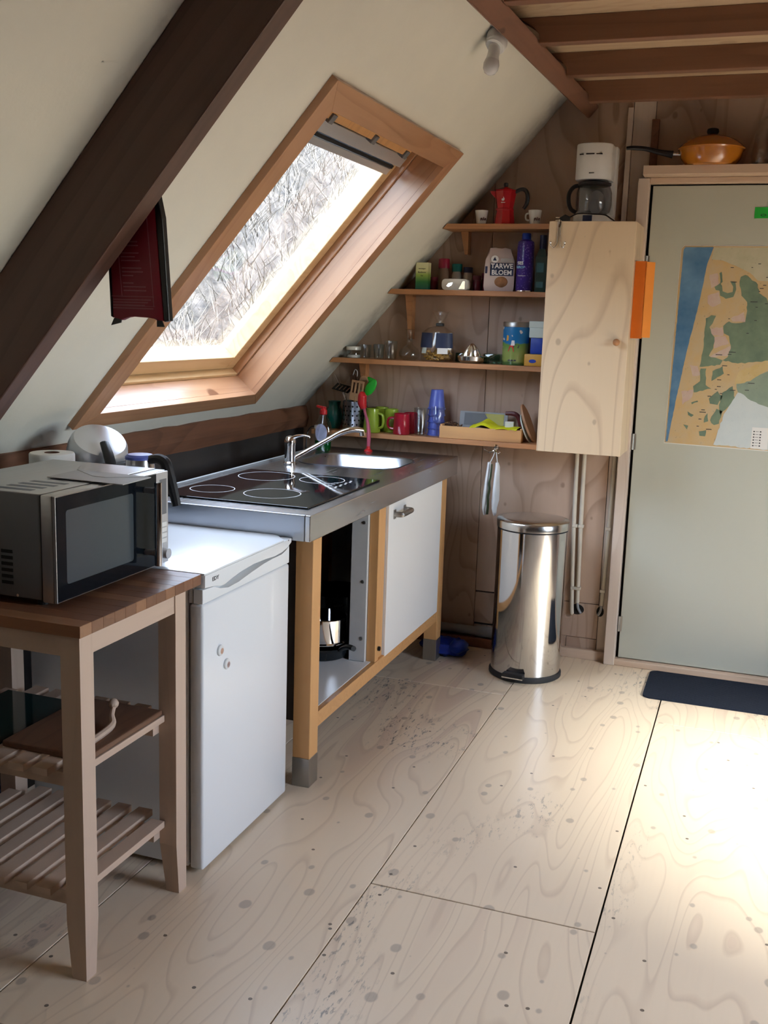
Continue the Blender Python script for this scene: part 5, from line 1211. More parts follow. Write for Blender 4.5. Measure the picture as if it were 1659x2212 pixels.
on_tin(243, 0.105, [(-0.006, 0), (0.005, 0.002), (0.006, 0.022), (-0.003, 0.026)], m_mustard, 'yellow_print'); on_tin(284, 0.075, [(-0.014, 0.004), (0.010, 0), (0.014, 0.012), (-0.006, 0.018)], m_darkprint, 'dark_print')
for k, a in enumerate((255, 268, 281)): on_tin(a, 0.018, [(-0.006, 0), (0.006, 0.001), (0.004, 0.008), (-0.004, 0.007)], m_darkprint, 'dark_print')
yb = boxthing('mustard_box', -0.975, -0.885, 4.555, 4.615, S3 + 0.0005, S3 + 0.052, m_mustard, 'mustard yellow cardboard box at the cabinet end of the third shelf', 'box')
b = B(); b.prism(rr2 := [(-0.938 + 0.016 * cos(2 * pi * k / 20), S3 + 0.022 + 0.008 * sin(2 * pi * k / 20)) for k in range(20)], 4.5542, 4.5552, 'Y'); b.build('emblem', m_blue, yb)
boxthing('blue_box', -0.955, -0.885, 4.575, 4.63, S3 + 0.0525, S3 + 0.122, m_blue, 'dark blue carton standing on the mustard box', 'box')
wb = boxthing('pale_box', -0.962, -0.885, 4.57, 4.632, S3 + 0.1225, S3 + 0.192, m_palecard, 'pale green carton on top of the blue carton', 'box')
b = B(); b.box(-0.964, -0.884, 4.568, 4.634, S3 + 0.165, S3 + 0.1935, bev=0.002); b.build('lid', m_palecard, wb)
# ================================================================== lowest shelf
tv = thing('teal_vase', (-1.897, 4.645, S4), 'teal glazed jug vase at the sloping wall end of the lowest shelf', 'vase')
b = B(); b.lathe([(0.001, 0.001), (0.026, 0.001), (0.036, 0.020), (0.041, 0.055), (0.036, 0.090), (0.028, 0.105), (0.029, 0.122), (0.032, 0.130), (0.029, 0.130), (0.025, 0.108), (0.032, 0.09), (0.036, 0.05), (0.001, 0.01)], (-1.897, 4.645, S4), 32, cap=False); b.build('vessel', m_teal, tv, smooth=True)
ut = thing('utensil_holder', (-1.784, 4.625, S4), 'perforated steel utensil holder on the lowest shelf', 'utensil holder')
uc = (-1.784, 4.625, S4)
b = B(); b.lathe([(0.001, 0.001), (0.056, 0.001), (0.0575, 0.004), (0.0575, 0.134), (0.0585, 0.137), (0.0555, 0.137), (0.055, 0.005), (0.001, 0.004)], uc, 48, cap=False); hol = b.build('drum', m_steelx, ut, smooth=True, angle=50)
for i in range(5):
    for k in range(18):
        a = 2 * pi * (k + 0.5 * (i % 2)) / 18
        if sin(a) > 0.35: continue
        b = B(); b.lathe([(0.0043, 0), (0.0043, 0.0006)], (0, 0, 0), 8, Matrix.Translation((uc[0] + 0.0575 * cos(a), uc[1] + 0.0575 * sin(a), uc[2] + 0.030 + 0.021 * i)) @ Vector((cos(a), sin(a), 0)).to_track_quat('Z', 'Y').to_matrix().to_4x4()); b.build('hole', m_dark, hol)
UG = 'utensils in the steel holder'
def flatblade(pts, y, th, mat, parent, nm, slots=None, M=None):
    b = B(); b.prism(pts, y - th / 2, y + th / 2, 'Y', bev=min(0.0012, th * 0.3), M=M); return b.build(nm, mat, parent)
# slotted wooden turner
tu = thing('wooden_turner', (-1.785, 4.61, S4 + 0.02), 'pale wooden slotted turner in the steel holder', 'turner', UG)
b = B(); b.tube([(-1.785, 4.62, S4 + 0.01), (-1.776, 4.600, S4 + 0.16)], 0.006, 8, 0); b.build('handle', m_spoonwood, tu, smooth=True)
for x0, x1 in ((-0.030, -0.022), (-0.012, -0.004), (0.006, 0.014), (0.024, 0.032)):
    b = B(); b.box(x0, x1, -0.003, 0.003, 0.035, 0.085, bev=0.001, M=Matrix.Translation((-1.776, 4.600, S4 + 0.14)) @ Matrix.Rotation(radians(8), 4, 'Y')); b.build('tine', m_spoonwood, tu)
b = B(); b.box(-0.030, 0.032, -0.003, 0.003, 0.0, 0.036, bev=0.001, M=Matrix.Translation((-1.776, 4.600, S4 + 0.14)) @ Matrix.Rotation(radians(8), 4, 'Y')); b.build('blade', m_spoonwood, tu); b = B(); b.box(-0.030, 0.032, -0.003, 0.003, 0.0845, 0.095, bev=0.001, M=Matrix.Translation((-1.776, 4.600, S4 + 0.14)) @ Matrix.Rotation(radians(8), 4, 'Y')); b.build('blade_tip', m_spoonwood, tu)
ws = thing('wooden_spoon', (-1.76, 4.63, S4 + 0.02), 'round headed wooden spoon behind the slotted turner', 'spoon', UG)
b = B(); b.tube([(-1.775, 4.63, S4 + 0.01), (-1.752, 4.635, S4 + 0.20)], 0.006, 8, 0); b.build('handle', m_spoonwood, ws, smooth=True)
b = B(); b.sphere((0, 0, 0), 0.026, 16, 10, 1.35, Matrix.Translation((-1.749, 4.635, S4 + 0.222)) @ Matrix.Scale(0.3, 4, (0, 1, 0))); b.build('bowl', m_spoonwood, ws, smooth=True)
gs = thing('green_spoon', (-1.75, 4.62, S4 + 0.02), 'bright green silicone spoon leaning out of the steel holder', 'spoon', UG)
b = B(); b.tube([(-1.775, 4.625, S4 + 0.01), (-1.745, 4.615, S4 + 0.13), (-1.728, 4.61, S4 + 0.17)], 0.006, 8, 4); b.build('handle', m_green, gs, smooth=True)
b = B(); b.sphere((0, 0, 0), 0.023, 16, 10, 1.9, Matrix.Translation((-1.702, 4.605, S4 + 0.206)) @ Matrix.Rotation(radians(32), 4, 'Y') @ Matrix.Scale(0.4, 4, (0, 1, 0))); b.build('bowl', m_green, gs, smooth=True)
g2 = thing('green_spatula', (-1.74, 4.65, S4 + 0.02), 'green silicone spatula behind the green spoon', 'spatula', UG)
b = B(); b.tube([(-1.77, 4.64, S4 + 0.01), (-1.735, 4.645, S4 + 0.19)], 0.005, 8, 0); b.build('handle', m_green, g2, smooth=True)
b = B(); b.box(-0.018, 0.018, -0.005, 0.005, -0.035, 0.035, bev=0.004, M=Matrix.Translation((-1.727, 4.648, S4 + 0.215)) @ Matrix.Rotation(radians(20), 4, 'Y')); b.build('blade', m_green, g2, smooth=True)
bt = thing('black_turner', (-1.83, 4.63, S4 + 0.02), 'black slotted turner with a wire shaft in the steel holder', 'turner', UG)
b = B(); b.tube([(-1.80, 4.63, S4 + 0.01), (-1.845, 4.645, S4 + 0.16), (-1.868, 4.65, S4 + 0.185)], 0.0028, 8, 4); b.build('shaft', m_chrome, bt, smooth=True)
M = Matrix.Translation((-1.858, 4.645, S4 + 0.193)) @ Matrix.Rotation(radians(12), 4, 'Y') @ Matrix.Rotation(radians(22), 4, 'X')
for k in range(5):
    b = B(); b.box(-0.042 + 0.0185 * k, -0.031 + 0.0185 * k, -0.026, 0.026, -0.0015, 0.0015, M=M); b.build('rib', m_black, bt)
for ya, yb2 in ((-0.032, -0.025), (0.025, 0.032)):
    b = B(); b.box(-0.042, 0.043, ya, yb2, -0.0015, 0.0015, M=M); b.build('cross_bar', m_black, bt)
wk = thing('wire_whisk', (-1.87, 4.66, S4 + 0.02), 'thin wire tool sticking out of the steel holder near the sloping wall', 'whisk', UG)
b = B(); b.tube([(-1.81, 4.645, S4 + 0.02), (-1.86, 4.655, S4 + 0.17), (-1.905, 4.66, S4 + 0.255)], 0.0016, 6, 4); b.build('wire', m_chrome, wk, smooth=True)
dk = thing('dark_paddle', (-1.81, 4.655, S4 + 0.02), 'dark brown wooden paddle with a string loop in the steel holder', 'paddle', UG)
b = B(); b.prism([(-1.806, S4 + 0.02), (-1.796, S4 + 0.02), (-1.788, S4 + 0.16), (-1.800, S4 + 0.262), (-1.828, S4 + 0.255), (-1.818, S4 + 0.16)], 4.658, 4.666, 'Y', bev=0.002); b.build('blade', m_darkwood, dk)
b = B(); b.tube([(-1.812, 4.657, S4 + 0.255), (-1.80, 4.652, S4 + 0.282), (-1.788, 4.652, S4 + 0.272), (-1.79, 4.655, S4 + 0.25)], 0.0018, 6, 5); b.build('loop', m_cloth, dk, smooth=True)
# mugs
MG, RG = 'lime green mugs', 'dark red mugs'
def mug(c, r0, r1, h, mat, label, group, ang):
    return cup('mug', c, r0, r1, h, mat, label, 'mug', group, (ang, 0.030, 0.022, h - 0.02), 0.004, hr=0.006)
mug((-1.683, 4.583, S4), 0.041, 0.032, 0.110, m_greenmug, 'lime green mug standing in front on the lowest shelf', MG, radians(-15))
mug((-1.607, 4.643, S4), 0.036, 0.031, 0.108, m_greenmug, 'lime green mug between the front green mug and the red mug', MG, radians(60))
mug((-1.666, 4.672, S4), 0.036, 0.031, 0.112, m_greenmug, 'lime green mug hidden behind the front green mug', MG, radians(120))
mug((-1.537, 4.585, S4), 0.040, 0.036, 0.095, m_redmug, 'dark red mug standing in front with its handle towards the green mugs', RG, radians(185))
mug((-1.520, 4.668, S4), 0.036, 0.034, 0.094, m_redmug, 'dark red mug behind the front red mug', RG, radians(70))
cup('water_glass', (-1.450, 4.60, S4), 0.027, 0.034, 0.125, m_glass, 'tall clear water glass between the red mugs and the blue beakers', 'glass', None, wall=0.0025)
wg = thing('wine_glass', (-1.362, 4.578, S4), 'clear stemmed glass in front of the stack of blue beakers', 'glass')
b = B(); b.lathe([(0.030, 0.001), (0.030, 0.003), (0.006, 0.007), (0.005, 0.055), (0.022, 0.072), (0.031, 0.10), (0.032, 0.138)], (-1.362, 4.578, S4), 28, cap=False); b.build('glass', m_glass, wg, smooth=True)
for k in range(5):
    c = (-1.390, 4.648, S4 + 0.0005 + 0.030 * k)
    lb = ['lowest blue plastic beaker of the stack', 'second blue beaker from the bottom of the stack', 'middle blue plastic beaker of the stack', 'second blue beaker from the top of the stack', 'topmost upturned blue plastic beaker of the stack'][k]
    o = thing('blue_beaker', c, lb, 'beaker', 'stacked blue beakers')
    h = 0.090
    b = B(); b.lathe([(0.0410, 0.0), (0.0410, 0.006), (0.0380, 0.0065), (0.0285, h - 0.003), (0.027, h), (0.001, h), (0.001, h - 0.001), (0.0265, h - 0.003), (0.0383, 0.0)], c, 28, cap=False); b.build('shell', m_bluecup, o, smooth=True)
# wooden tray
ty = thing('wooden_tray', (-1.15, 4.605, S4), 'open pine tray box on the lowest shelf', 'tray')
ax0, ax1, ay0, ay1 = -1.345, -0.968, 4.552, 4.690
b = B(); b.box(ax0, ax1, ay0, ay0 + 0.010, S4 + 0.0005, S4 + 0.056, bev=0.0015); b.build('front_board', m_traypine, ty)
b = B(); b.box(ax0, ax1, ay1 - 0.010, ay1, S4 + 0.0005, S4 + 0.056, bev=0.0015); b.build('back_board', m_traypine, ty)
for x in (ax0, ax1 - 0.010):
    b = B(); b.box(x, x + 0.010, ay0 + 0.010, ay1 - 0.010, S4 + 0.0005, S4 + 0.062, bev=0.0015); b.build('end_board', m_traypine, ty)
b = B(); b.box(ax0 + 0.010, ax1 - 0.010, ay0 + 0.010, ay1 - 0.010, S4 + 0.0005, S4 + 0.006); b.build('base', m_traypine, ty)
yc = thing('yellow_cloth', (-1.09, 4.60, S4 + 0.05), 'folded bright yellow dishcloth lying in the pine tray', 'cloth')
b = B(); nx_, ny_ = 16, 8; v = []; f = []
def clz(x, y): return S4 + 0.062 + 0.034 * max(0, 1 - abs(x + 1.145) / 0.05) * (0.4 + 0.6 * (y - 4.555) / 0.1) + 0.004 * sin(x * 70) * sin(y * 50)
for i in range(nx_ + 1):
    for j in range(ny_ + 1):
        x = -1.205 + 0.215 * i / nx_; y = 4.548 + 0.105 * j / ny_ + 0.004 * sin(i)
        v.append((x, y, clz(x, y) - (0.006 if j == 0 else 0)))
for i in range(nx_):
    for j in range(ny_): k = i * (ny_ + 1) + j; f.append((k, k + 1, k + ny_ + 2, k + ny_ + 1))
b._add(v, f); bmesh.ops.solidify(b.bm, geom=b.bm.faces[:], thickness=0.006); b.build('fold', m_yellow, yc, smooth=True, angle=60)
gr_ = thing('steel_grater', (-1.17, 4.662, S4 + 0.02), 'flat grater with a yellow and black packaging card in the pine tray', 'grater')
M = Matrix.Translation((-1.17, 4.650, S4 + 0.008)) @ Matrix.Rotation(radians(-10), 4, 'X')
b = B(); b.box(-0.112, 0.112, -0.002, 0.002, 0.0, 0.112, bev=0.001, M=M); b.build('frame', m_greypipe, gr_)
b = B(); b.prism([(-0.09, 0.05), (0.04, 0.05), (0.004, 0.105), (-0.09, 0.105)], -0.0032, -0.0022, 'Y', M=M); b.build('black_card', m_gasket, gr_)
m_cardyel = plain('card_yellow', (0.45, 0.42, 0.10), 0.5)
b = B(); b.prism([(0.042, 0.05), (0.095, 0.05), (0.095, 0.105), (0.006, 0.105)], -0.0032, -0.0022, 'Y', M=M); b.build('yellow_card', m_cardyel, gr_)
bx = thing('white_packet', (-1.03, 4.64, S4 + 0.02), 'small white packet standing in the pine tray', 'packet')
b = B(); b.box(-1.062, -1.022, 4.630, 4.650, S4 + 0.008, S4 + 0.085, bev=0.002); b.build('packet', m_paper, bx)
kn = thing('red_knife_handle', (-1.01, 4.66, S4 + 0.02), 'dark red plastic handle sticking out of the pine tray', 'knife')
b = B(); b.tube([(-1.07, 4.668, S4 + 0.118), (-1.03, 4.668, S4 + 0.118), (-1.008, 4.668, S4 + 0.10), (-0.995, 4.668, S4 + 0.05), (-0.99, 4.668, S4 + 0.01)], [0.009, 0.011, 0.011, 0.009, 0.007], 8, 4); b.build('handle', plain('wine_plastic', (0.10, 0.012, 0.018), 0.4), kn, smooth=True)
sc_ = thing('dark_scourer', (-1.30, 4.61, S4 + 0.03), 'crumpled dark wire scourer in the pine tray', 'scourer')
q = random.Random(8); b = B()
for k in range(12):
    c0 = Vector((-1.30 + q.uniform(-0.02, 0.02), 4.61 + q.uniform(-0.02, 0.02), S4 + 0.050)); b.tube([c0 + Vector((q.uniform(-0.03, 0.03), q.uniform(-0.025, 0.025), q.uniform(-0.02, 0.022))) for _ in range(5)], 0.0022, 5, 4)
b.build('coil', m_darkwood, sc_, smooth=True, weld=False)
# leaning boards
lb1 = thing('cork_trivet', (-0.945, 4.60, S4), 'round brown board leaning against the wall cabinet', 'board')
M = Matrix.Translation((-0.922, 4.622, S4 + 0.003)) @ Matrix.Rotation(radians(-22), 4, 'Y')
b = B(); b.prism([(4.622 - 4.622 + 0.062 * cos(2 * pi * k / 36), 0.088 + 0.088 * sin(2 * pi * k / 36)) for k in range(36)], -0.005, 0.005, 'X', M=M, bev=0.002); b.build('disc', m_cork, lb1)
lb2 = thing('pale_plate', (-0.955, 4.60, S4), 'pale plate edge leaning in front of the round brown board', 'plate')
M = Matrix.Translation((-0.931, 4.622, S4 + 0.003)) @ Matrix.Rotation(radians(-21), 4, 'Y')
b = B(); b.prism([(0.055 * cos(2 * pi * k / 36), 0.066 + 0.066 * sin(2 * pi * k / 36)) for k in range(36)], -0.013, -0.008, 'X', M=M, bev=0.0015); b.build('disc', m_palecard, lb2)
# ================================================================== at the sink
sp_ = thing('dish_soap', (-1.838, 4.37, TZ), 'clear washing up liquid bottle with red cap and green liquid by the sink', 'bottle')
def oval(prof, c, mat, nm, parent, n=24):
    b = B(); b.loft([[(c[0] + rx * cos(2 * pi * k / n), c[1] + ry * sin(2 * pi * k / n), c[2] + z) for k in range(n)] for z, rx, ry in prof]); return b.build(nm, mat, parent, smooth=True, angle=50)
sc0 = (-1.838, 4.37, TZ)
oval([(0.001, 0.034, 0.022), (0.01, 0.038, 0.025), (0.06, 0.041, 0.027), (0.10, 0.042, 0.028), (0.13, 0.034, 0.024), (0.152, 0.020, 0.016), (0.168, 0.014, 0.013)], sc0, m_glass, 'bottle', sp_)
m_soap = plain('green_soap', (0.0, 0.14, 0.015), 0.15, trans=0.4)
oval([(0.003, 0.032, 0.020), (0.01, 0.036, 0.023), (0.048, 0.038, 0.025)], sc0, m_soap, 'liquid', sp_)
m_lav = plain('lavender_label', (0.46, 0.48, 0.66), 0.5)
b = B(); n_ = 20; v = []
for k in range(n_):
    a = 2 * pi * k / n_; xx = 0.029 * cos(a); v.append((sc0[0] + xx, sc0[1] - 0.0282 * math.sqrt(max(0, 1 - (xx / 0.043) ** 2)) - 0.0006, sc0[2] + 0.085 + 0.040 * sin(a)))
b._add(v, [tuple(range(n_))]); b.build('label', m_lav, sp_)
b = B(); b.lathe([(0.015, 0.165), (0.017, 0.168), (0.0165, 0.185), (0.010, 0.192), (0.008, 0.198)], sc0, 20); b.prism([(sc0[0] - 0.034, sc0[2] + 0.197), (sc0[0] + 0.010, sc0[2] + 0.188), (sc0[0] + 0.012, sc0[2] + 0.200), (sc0[0] - 0.032, sc0[2] + 0.206)], sc0[1] - 0.007, sc0[1] + 0.007, 'Y', bev=0.002); b.build('cap', m_redplas, sp_, smooth=True)
br = thing('dish_brush', (-1.66, 4.46, TZ), 'red dish brush standing on its suction foot by the sink', 'brush')
m_pinkplas = plain('pink_plastic', (0.50, 0.10, 0.16), 0.3, var=0.05)
b = B(); b.lathe([(0.020, 0.001), (0.018, 0.006), (0.009, 0.012), (0.008, 0.024)], (-1.655, 4.47, TZ), 20); b.build('suction_foot', m_redplas, br, smooth=True)
b = B(); b.tube([(-1.655, 4.47, TZ + 0.02), (-1.658, 4.48, TZ + 0.07), (-1.672, 4.50, TZ + 0.125), (-1.692, 4.515, TZ + 0.17), (-1.70, 4.518, TZ + 0.20)], [0.008, 0.010, 0.008, 0.006, 0.008], 10, 5); b.build('handle', m_pinkplas, br, smooth=True)
b = B(); b.tube([(-1.700, 4.518, TZ + 0.19), (-1.708, 4.515, TZ + 0.215), (-1.706, 4.512, TZ + 0.25), (-1.70, 4.51, TZ + 0.262)], [0.014, 0.021, 0.020, 0.010], 14, 5, flat=1); b.build('head', m_redplas, br, smooth=True)
so = thing('cable_plug', (-1.955, 4.60, S4), 'small white plug with a dark cable on the end of the lowest shelf', 'plug')
b = B(); b.box(-1.965, -1.940, 4.56, 4.59, S4 + 0.0005, S4 + 0.018, bev=0.003); b.build('plug', m_whiteplas, so)
b = B(); b.tube([(-1.965, 4.575, S4 + 0.010), (-1.985, 4.57, S4 + 0.006), (-2.0, 4.56, S4 - 0.025), (-2.0, 4.55, TZ - 0.02)], 0.003, 8, 5); b.build('cable', m_black, so, smooth=True)
# ================================================================== fire blanket behind the rafter
fbk = thing('fire_blanket', (-1.33, 2.09, 1.49), 'dark red fire blanket pouch with black edges hanging behind the dark rafter', 'fire blanket')
Yf = 2.078
def XZ(px_): return px_
b = B(); b.prism([(-1.398, 1.500), (-1.375, 1.495), (-1.350, 1.508), (-1.300, 1.506), (-1.283, 1.496), (-1.266, 1.496), (-1.292, 1.80), (-1.41, 1.80)], Yf, Yf + 0.018, 'Y', bev=0.004); b.build('pouch', m_wine, fbk, smooth=True)
b = B(); b.prism([(-1.2655, 1.494), (-1.252, 1.497), (-1.268, 1.72), (-1.282, 1.775), (-1.291, 1.80), (-1.292, 1.79)], Yf + 0.001, Yf + 0.020, 'Y', bev=0.003); b.build('edge_strip', m_black, fbk)
b = B(); b.prism([(-1.3985, 1.500), (-1.404, 1.503), (-1.4165, 1.80), (-1.4105, 1.80)], Yf + 0.001, Yf + 0.020, 'Y', bev=0.002); b.build('edge_strip', m_black, fbk)
b = B(); b.prism([(-1.404, 1.483), (-1.379, 1.489), (-1.376, 1.502), (-1.396, 1.499)], Yf + 0.002, Yf + 0.006, 'Y'); b.build('pull_strap', m_black, fbk)
b = B(); b.prism([(-1.284, 1.483), (-1.266, 1.483), (-1.272, 1.498), (-1.284, 1.500)], Yf + 0.002, Yf + 0.006, 'Y'); b.build('pull_strap', m_black, fbk)
b = B(); q = random.Random(2)
def fx(x, z): return x - 0.086 * (z - 1.5)                     # the pouch's own lean
for k in range(22):
    z = 1.560 + 0.0082 * k
    if k % 4 == 3: continue
    b.box(fx(-1.363, z), fx(-1.363 + q.uniform(0.025, 0.060), z), Yf - 0.0006, Yf + 0.001, z, z + 0.0026)
for k in range(3): b.box(fx(-1.392, 1.545), fx(-1.310 + 0.008 * k, 1.545), Yf - 0.0006, Yf + 0.001, 1.528 + 0.006 * k, 1.5302 + 0.006 * k)
b.box(-1.396, -1.292, Yf - 0.0006, Yf + 0.001, 1.521, 1.5234)
b.build('print_lines', m_wineprint, fbk)
b = B(); b.box(-1.400, -1.290, Yf - 0.0006, Yf + 0.001, 1.5475, 1.5490); b.box(-1.396, -1.287, Yf - 0.0006, Yf + 0.001, 1.5265, 1.5275)
b.prism([(fx(-1.2885, 1.527), 1.527), (fx(-1.287, 1.527), 1.527), (fx(-1.287, 1.74), 1.74), (fx(-1.2885, 1.74), 1.74)], Yf - 0.0006, Yf + 0.001, 'Y')
b.prism([(fx(-1.3690, 1.549), 1.549), (fx(-1.3675, 1.549), 1.549), (fx(-1.3675, 1.74), 1.74), (fx(-1.3690, 1.74), 1.74)], Yf - 0.0006, Yf + 0.001, 'Y'); b.build('print_frame', m_wineprint, fbk)
# ================================================================== lamp under the purlin
lp_ = thing('wall_lamp', RP(-1.385, 3.52, 0.0), 'white swivel lamp holder with a bare frosted bulb on the sloping wall', 'lamp')
pb_ = RP(-1.385, 3.52, 0.0)
Mr = Matrix.Translation(pb_) @ Vector((ST, 0, -CT)).to_track_quat('Z', 'Y').to_matrix().to_4x4()
b = B(); b.lathe([(0.036, 0.0005), (0.036, 0.006), (0.030, 0.010)], (0, 0, 0), 28, Mr); b.build('wall_plate', m_whiteplas, lp_, smooth=True)
hd0 = pb_ + Vector((ST, 0, -CT)) * 0.008
b = B(); b.tube([hd0 + Vector((0, -0.02, 0.012)), hd0 + Vector((0.010, -0.03, -0.012)), hd0 + Vector((0.012, -0.042, -0.040)), hd0 + Vector((0.010, -0.05, -0.052))], [0.026, 0.034, 0.036, 0.030], 16, 4); b.build('socket', m_whiteplas, lp_, smooth=True)
b0 = hd0 + Vector((0.010, -0.05, -0.053)); bd = Vector((-0.10, -0.22, -0.97)).normalized()
Mb = Matrix.Translation(b0) @ bd.to_track_quat('Z', 'Y').to_matrix().to_4x4()
b = B(); b.lathe([(0.017, -0.006), (0.0185, 0.002), (0.0195, 0.030), (0.022, 0.042)], (0, 0, 0), 24, Mb); b.build('bulb_base', m_whiteplas, lp_, smooth=True)
b = B(); b.lathe([(0.022, 0.042), (0.0255, 0.055), (0.0245, 0.070), (0.018, 0.083), (0.008, 0.089), (0.001, 0.090)], (0, 0, 0), 24, Mb); b.build('bulb', plain('frosted_bulb', (0.66, 0.66, 0.68), 0.18, var=0.01), lp_, smooth=True)
b = B(); b.tube([hd0 + Vector((0.004, 0.012, 0.0)), hd0 + Vector((0.012, 0.05, 0.012)), hd0 + Vector((0.012, 0.062, 0.014))], [0.006, 0.005, 0.007], 8, 4); b.build('swivel_screw', m_whiteplas, lp_, smooth=True)
# ================================================================== map and note on the door
YD = YB - 0.018
mp = thing('wall_map', (-0.08, YD, 1.03), 'coloured coastal map with blue sea pinned on the grey green door', 'map')
mx0, mx1, mz0, mz1 = -0.360, 0.300, 1.020, 1.858
def _mapmat(name, a, b, speck=0.0, sc2=9.0):
    t = NT(name); p = t.n('TexCoord').outputs['Object']
    col = t.mix(t.mapr(t.noise(p, sc2, 4.0, 0.65), 0.35, 0.65), c4(a), c4(b))
    if speck: col = t.mix(t.math('MULTIPLY', t.mapr(t.noise(p, 70.0, 3.0, 0.7), 0.64, 0.70), speck), col, (0.16, 0.14, 0.12, 1))
    t.bsdf(Base_Color=col, Roughness=0.45); return t.m
MAP_AREAS = {"woods":[[[-0.1129,1.7345],[-0.0963,1.7424],[-0.0754,1.7301],[-0.0436,1.7052],[-0.0355,1.6698],[-0.0042,1.6501],[0.0151,1.5996],[0.0492,1.5496],[0.0631,1.4009],[-0.0344,1.3863],[-0.0938,1.3785],[-0.1554,1.3889],[-0.1363,1.4029],[-0.1269,1.4399],[-0.139,1.4916],[-0.16,1.5013],[-0.1652,1.5324],[-0.1442,1.5512],[-0.1185,1.5443],[-0.0791,1.5507],[-0.0758,1.5971],[-0.0791,1.633],[-0.1036,1.658],[-0.1147,1.6987]],[[-0.2142,1.6916],[-0.1929,1.7075],[-0.1845,1.6973],[-0.18,1.6743],[-0.1593,1.667],[-0.1398,1.6726],[-0.1391,1.6931],[-0.1536,1.7159],[-0.1334,1.7137],[-0.1268,1.6831],[-0.1355,1.6522],[-0.1648,1.6437],[-0.1885,1.6561],[-0.1928,1.6766],[-0.2081,1.6788]],[[-0.2387,1.5614],[-0.217,1.575],[-0.1975,1.573],[-0.209,1.5414],[-0.2204,1.5254],[-0.2106,1.4996],[-0.1966,1.4844],[-0.1976,1.4371],[-0.2127,1.4049],[-0.1763,1.3959],[-0.1554,1.3889],[-0.1639,1.3701],[-0.2473,1.3584],[-0.2396,1.4196],[-0.2376,1.4881],[-0.2365,1.5353]],[[-0.2415,1.3507],[-0.2185,1.3518],[-0.2153,1.2829],[-0.1909,1.2681],[-0.2615,1.2484],[-0.2663,1.2749],[-0.2397,1.2976]],[[-0.1921,1.3424],[-0.1533,1.3653],[-0.1455,1.334],[-0.1936,1.2999]],[[-0.1976,1.2251],[-0.1645,1.2589],[-0.1424,1.2388],[-0.1595,1.2005],[-0.1906,1.2041]],[[-0.1438,1.2547],[-0.1056,1.2832],[-0.0909,1.231],[-0.1272,1.181],[-0.1457,1.1585],[-0.1544,1.2008]],[[-0.1633,1.1843],[-0.1369,1.1751],[-0.1476,1.1209],[-0.1676,1.1142],[-0.1848,1.1347]],[[-0.2808,1.1666],[-0.2535,1.152],[-0.2632,1.1433],[-0.2769,1.1506]],[[-0.2683,1.205],[-0.2431,1.2145],[-0.2401,1.2093],[-0.2651,1.1972]],[[-0.2271,1.0834],[-0.1966,1.0908],[-0.1994,1.0635],[-0.2229,1.0646]],[[-0.2067,1.1495],[-0.1975,1.1635],[-0.192,1.1288],[-0.2096,1.1223]],[[-0.2944,1.1088],[-0.2732,1.1048],[-0.277,1.0882]],[[-0.199,1.7484],[-0.1909,1.7536],[-0.1833,1.7128],[-0.1925,1.7023]]],
    "lake":[[[-0.163,1.0308],[-0.1532,1.0666],[-0.1346,1.1485],[-0.1134,1.1978],[-0.0832,1.2579],[-0.0571,1.2487],[-0.0407,1.2338],[0.1043,1.1737],[0.1187,1.0213],[-0.0372,1.0262]]],
    "cream":[[[-0.2279,1.8517],[0.0639,1.8541],[0.0774,1.7126],[-0.045,1.7204],[-0.0773,1.7504],[-0.1289,1.775],[-0.1908,1.7996],[-0.2364,1.8042]]],
    "pink":[[[-0.2385,1.7401],[-0.2065,1.7483],[-0.1975,1.7022],[-0.2264,1.6862]],[[-0.2389,1.6549],[-0.1949,1.6714],[-0.1833,1.6252],[-0.2148,1.6089],[-0.2363,1.6239]],[[-0.2149,1.5203],[-0.1673,1.5271],[-0.1616,1.4908],[-0.2122,1.489]],[[-0.1991,1.4843],[-0.1541,1.4911],[-0.1363,1.4604],[-0.1951,1.4372]],[[-0.2123,1.3997],[-0.1278,1.4503],[-0.1368,1.4081]],[[-0.1378,1.5644],[-0.0878,1.5917],[-0.0766,1.5508],[-0.1292,1.5517]],[[-0.2891,1.3645],[-0.2552,1.3607],[-0.2393,1.3243],[-0.2723,1.3174]],[[-0.3138,1.251],[-0.2624,1.2591],[-0.2653,1.2321],[-0.3038,1.1922]],[[-0.0938,1.5192],[-0.0768,1.5249],[-0.0716,1.494],[-0.089,1.4934]]],
    "field":[[[-0.101,1.2887],[-0.086,1.3473],[-0.033,1.3707],[0.0199,1.3887],[0.0352,1.3842],[0.0184,1.3522],[-0.0373,1.3077]],[[-0.0469,1.6056],[-0.0304,1.6137],[-0.0263,1.5959],[-0.0383,1.593]],[[-0.0522,1.4999],[-0.0273,1.5266],[-0.0255,1.506],[-0.0391,1.4926]],[[-0.0151,1.3924],[0.0822,1.4069],[0.0846,1.3812]]],
    "polder":[[[-0.0914,1.2944],[0.0188,1.347],[0.1075,1.3977],[0.1302,1.1595],[-0.0405,1.2311],[-0.0834,1.2605]]],
    "sea":[[[-0.3511,1.8419],[-0.3448,1.8523],[-0.2305,1.8527],[-0.2502,1.7886],[-0.2714,1.6178],[-0.3025,1.433],[-0.332,1.2177],[-0.3532,1.0323],[-0.3615,1.0295]]]}
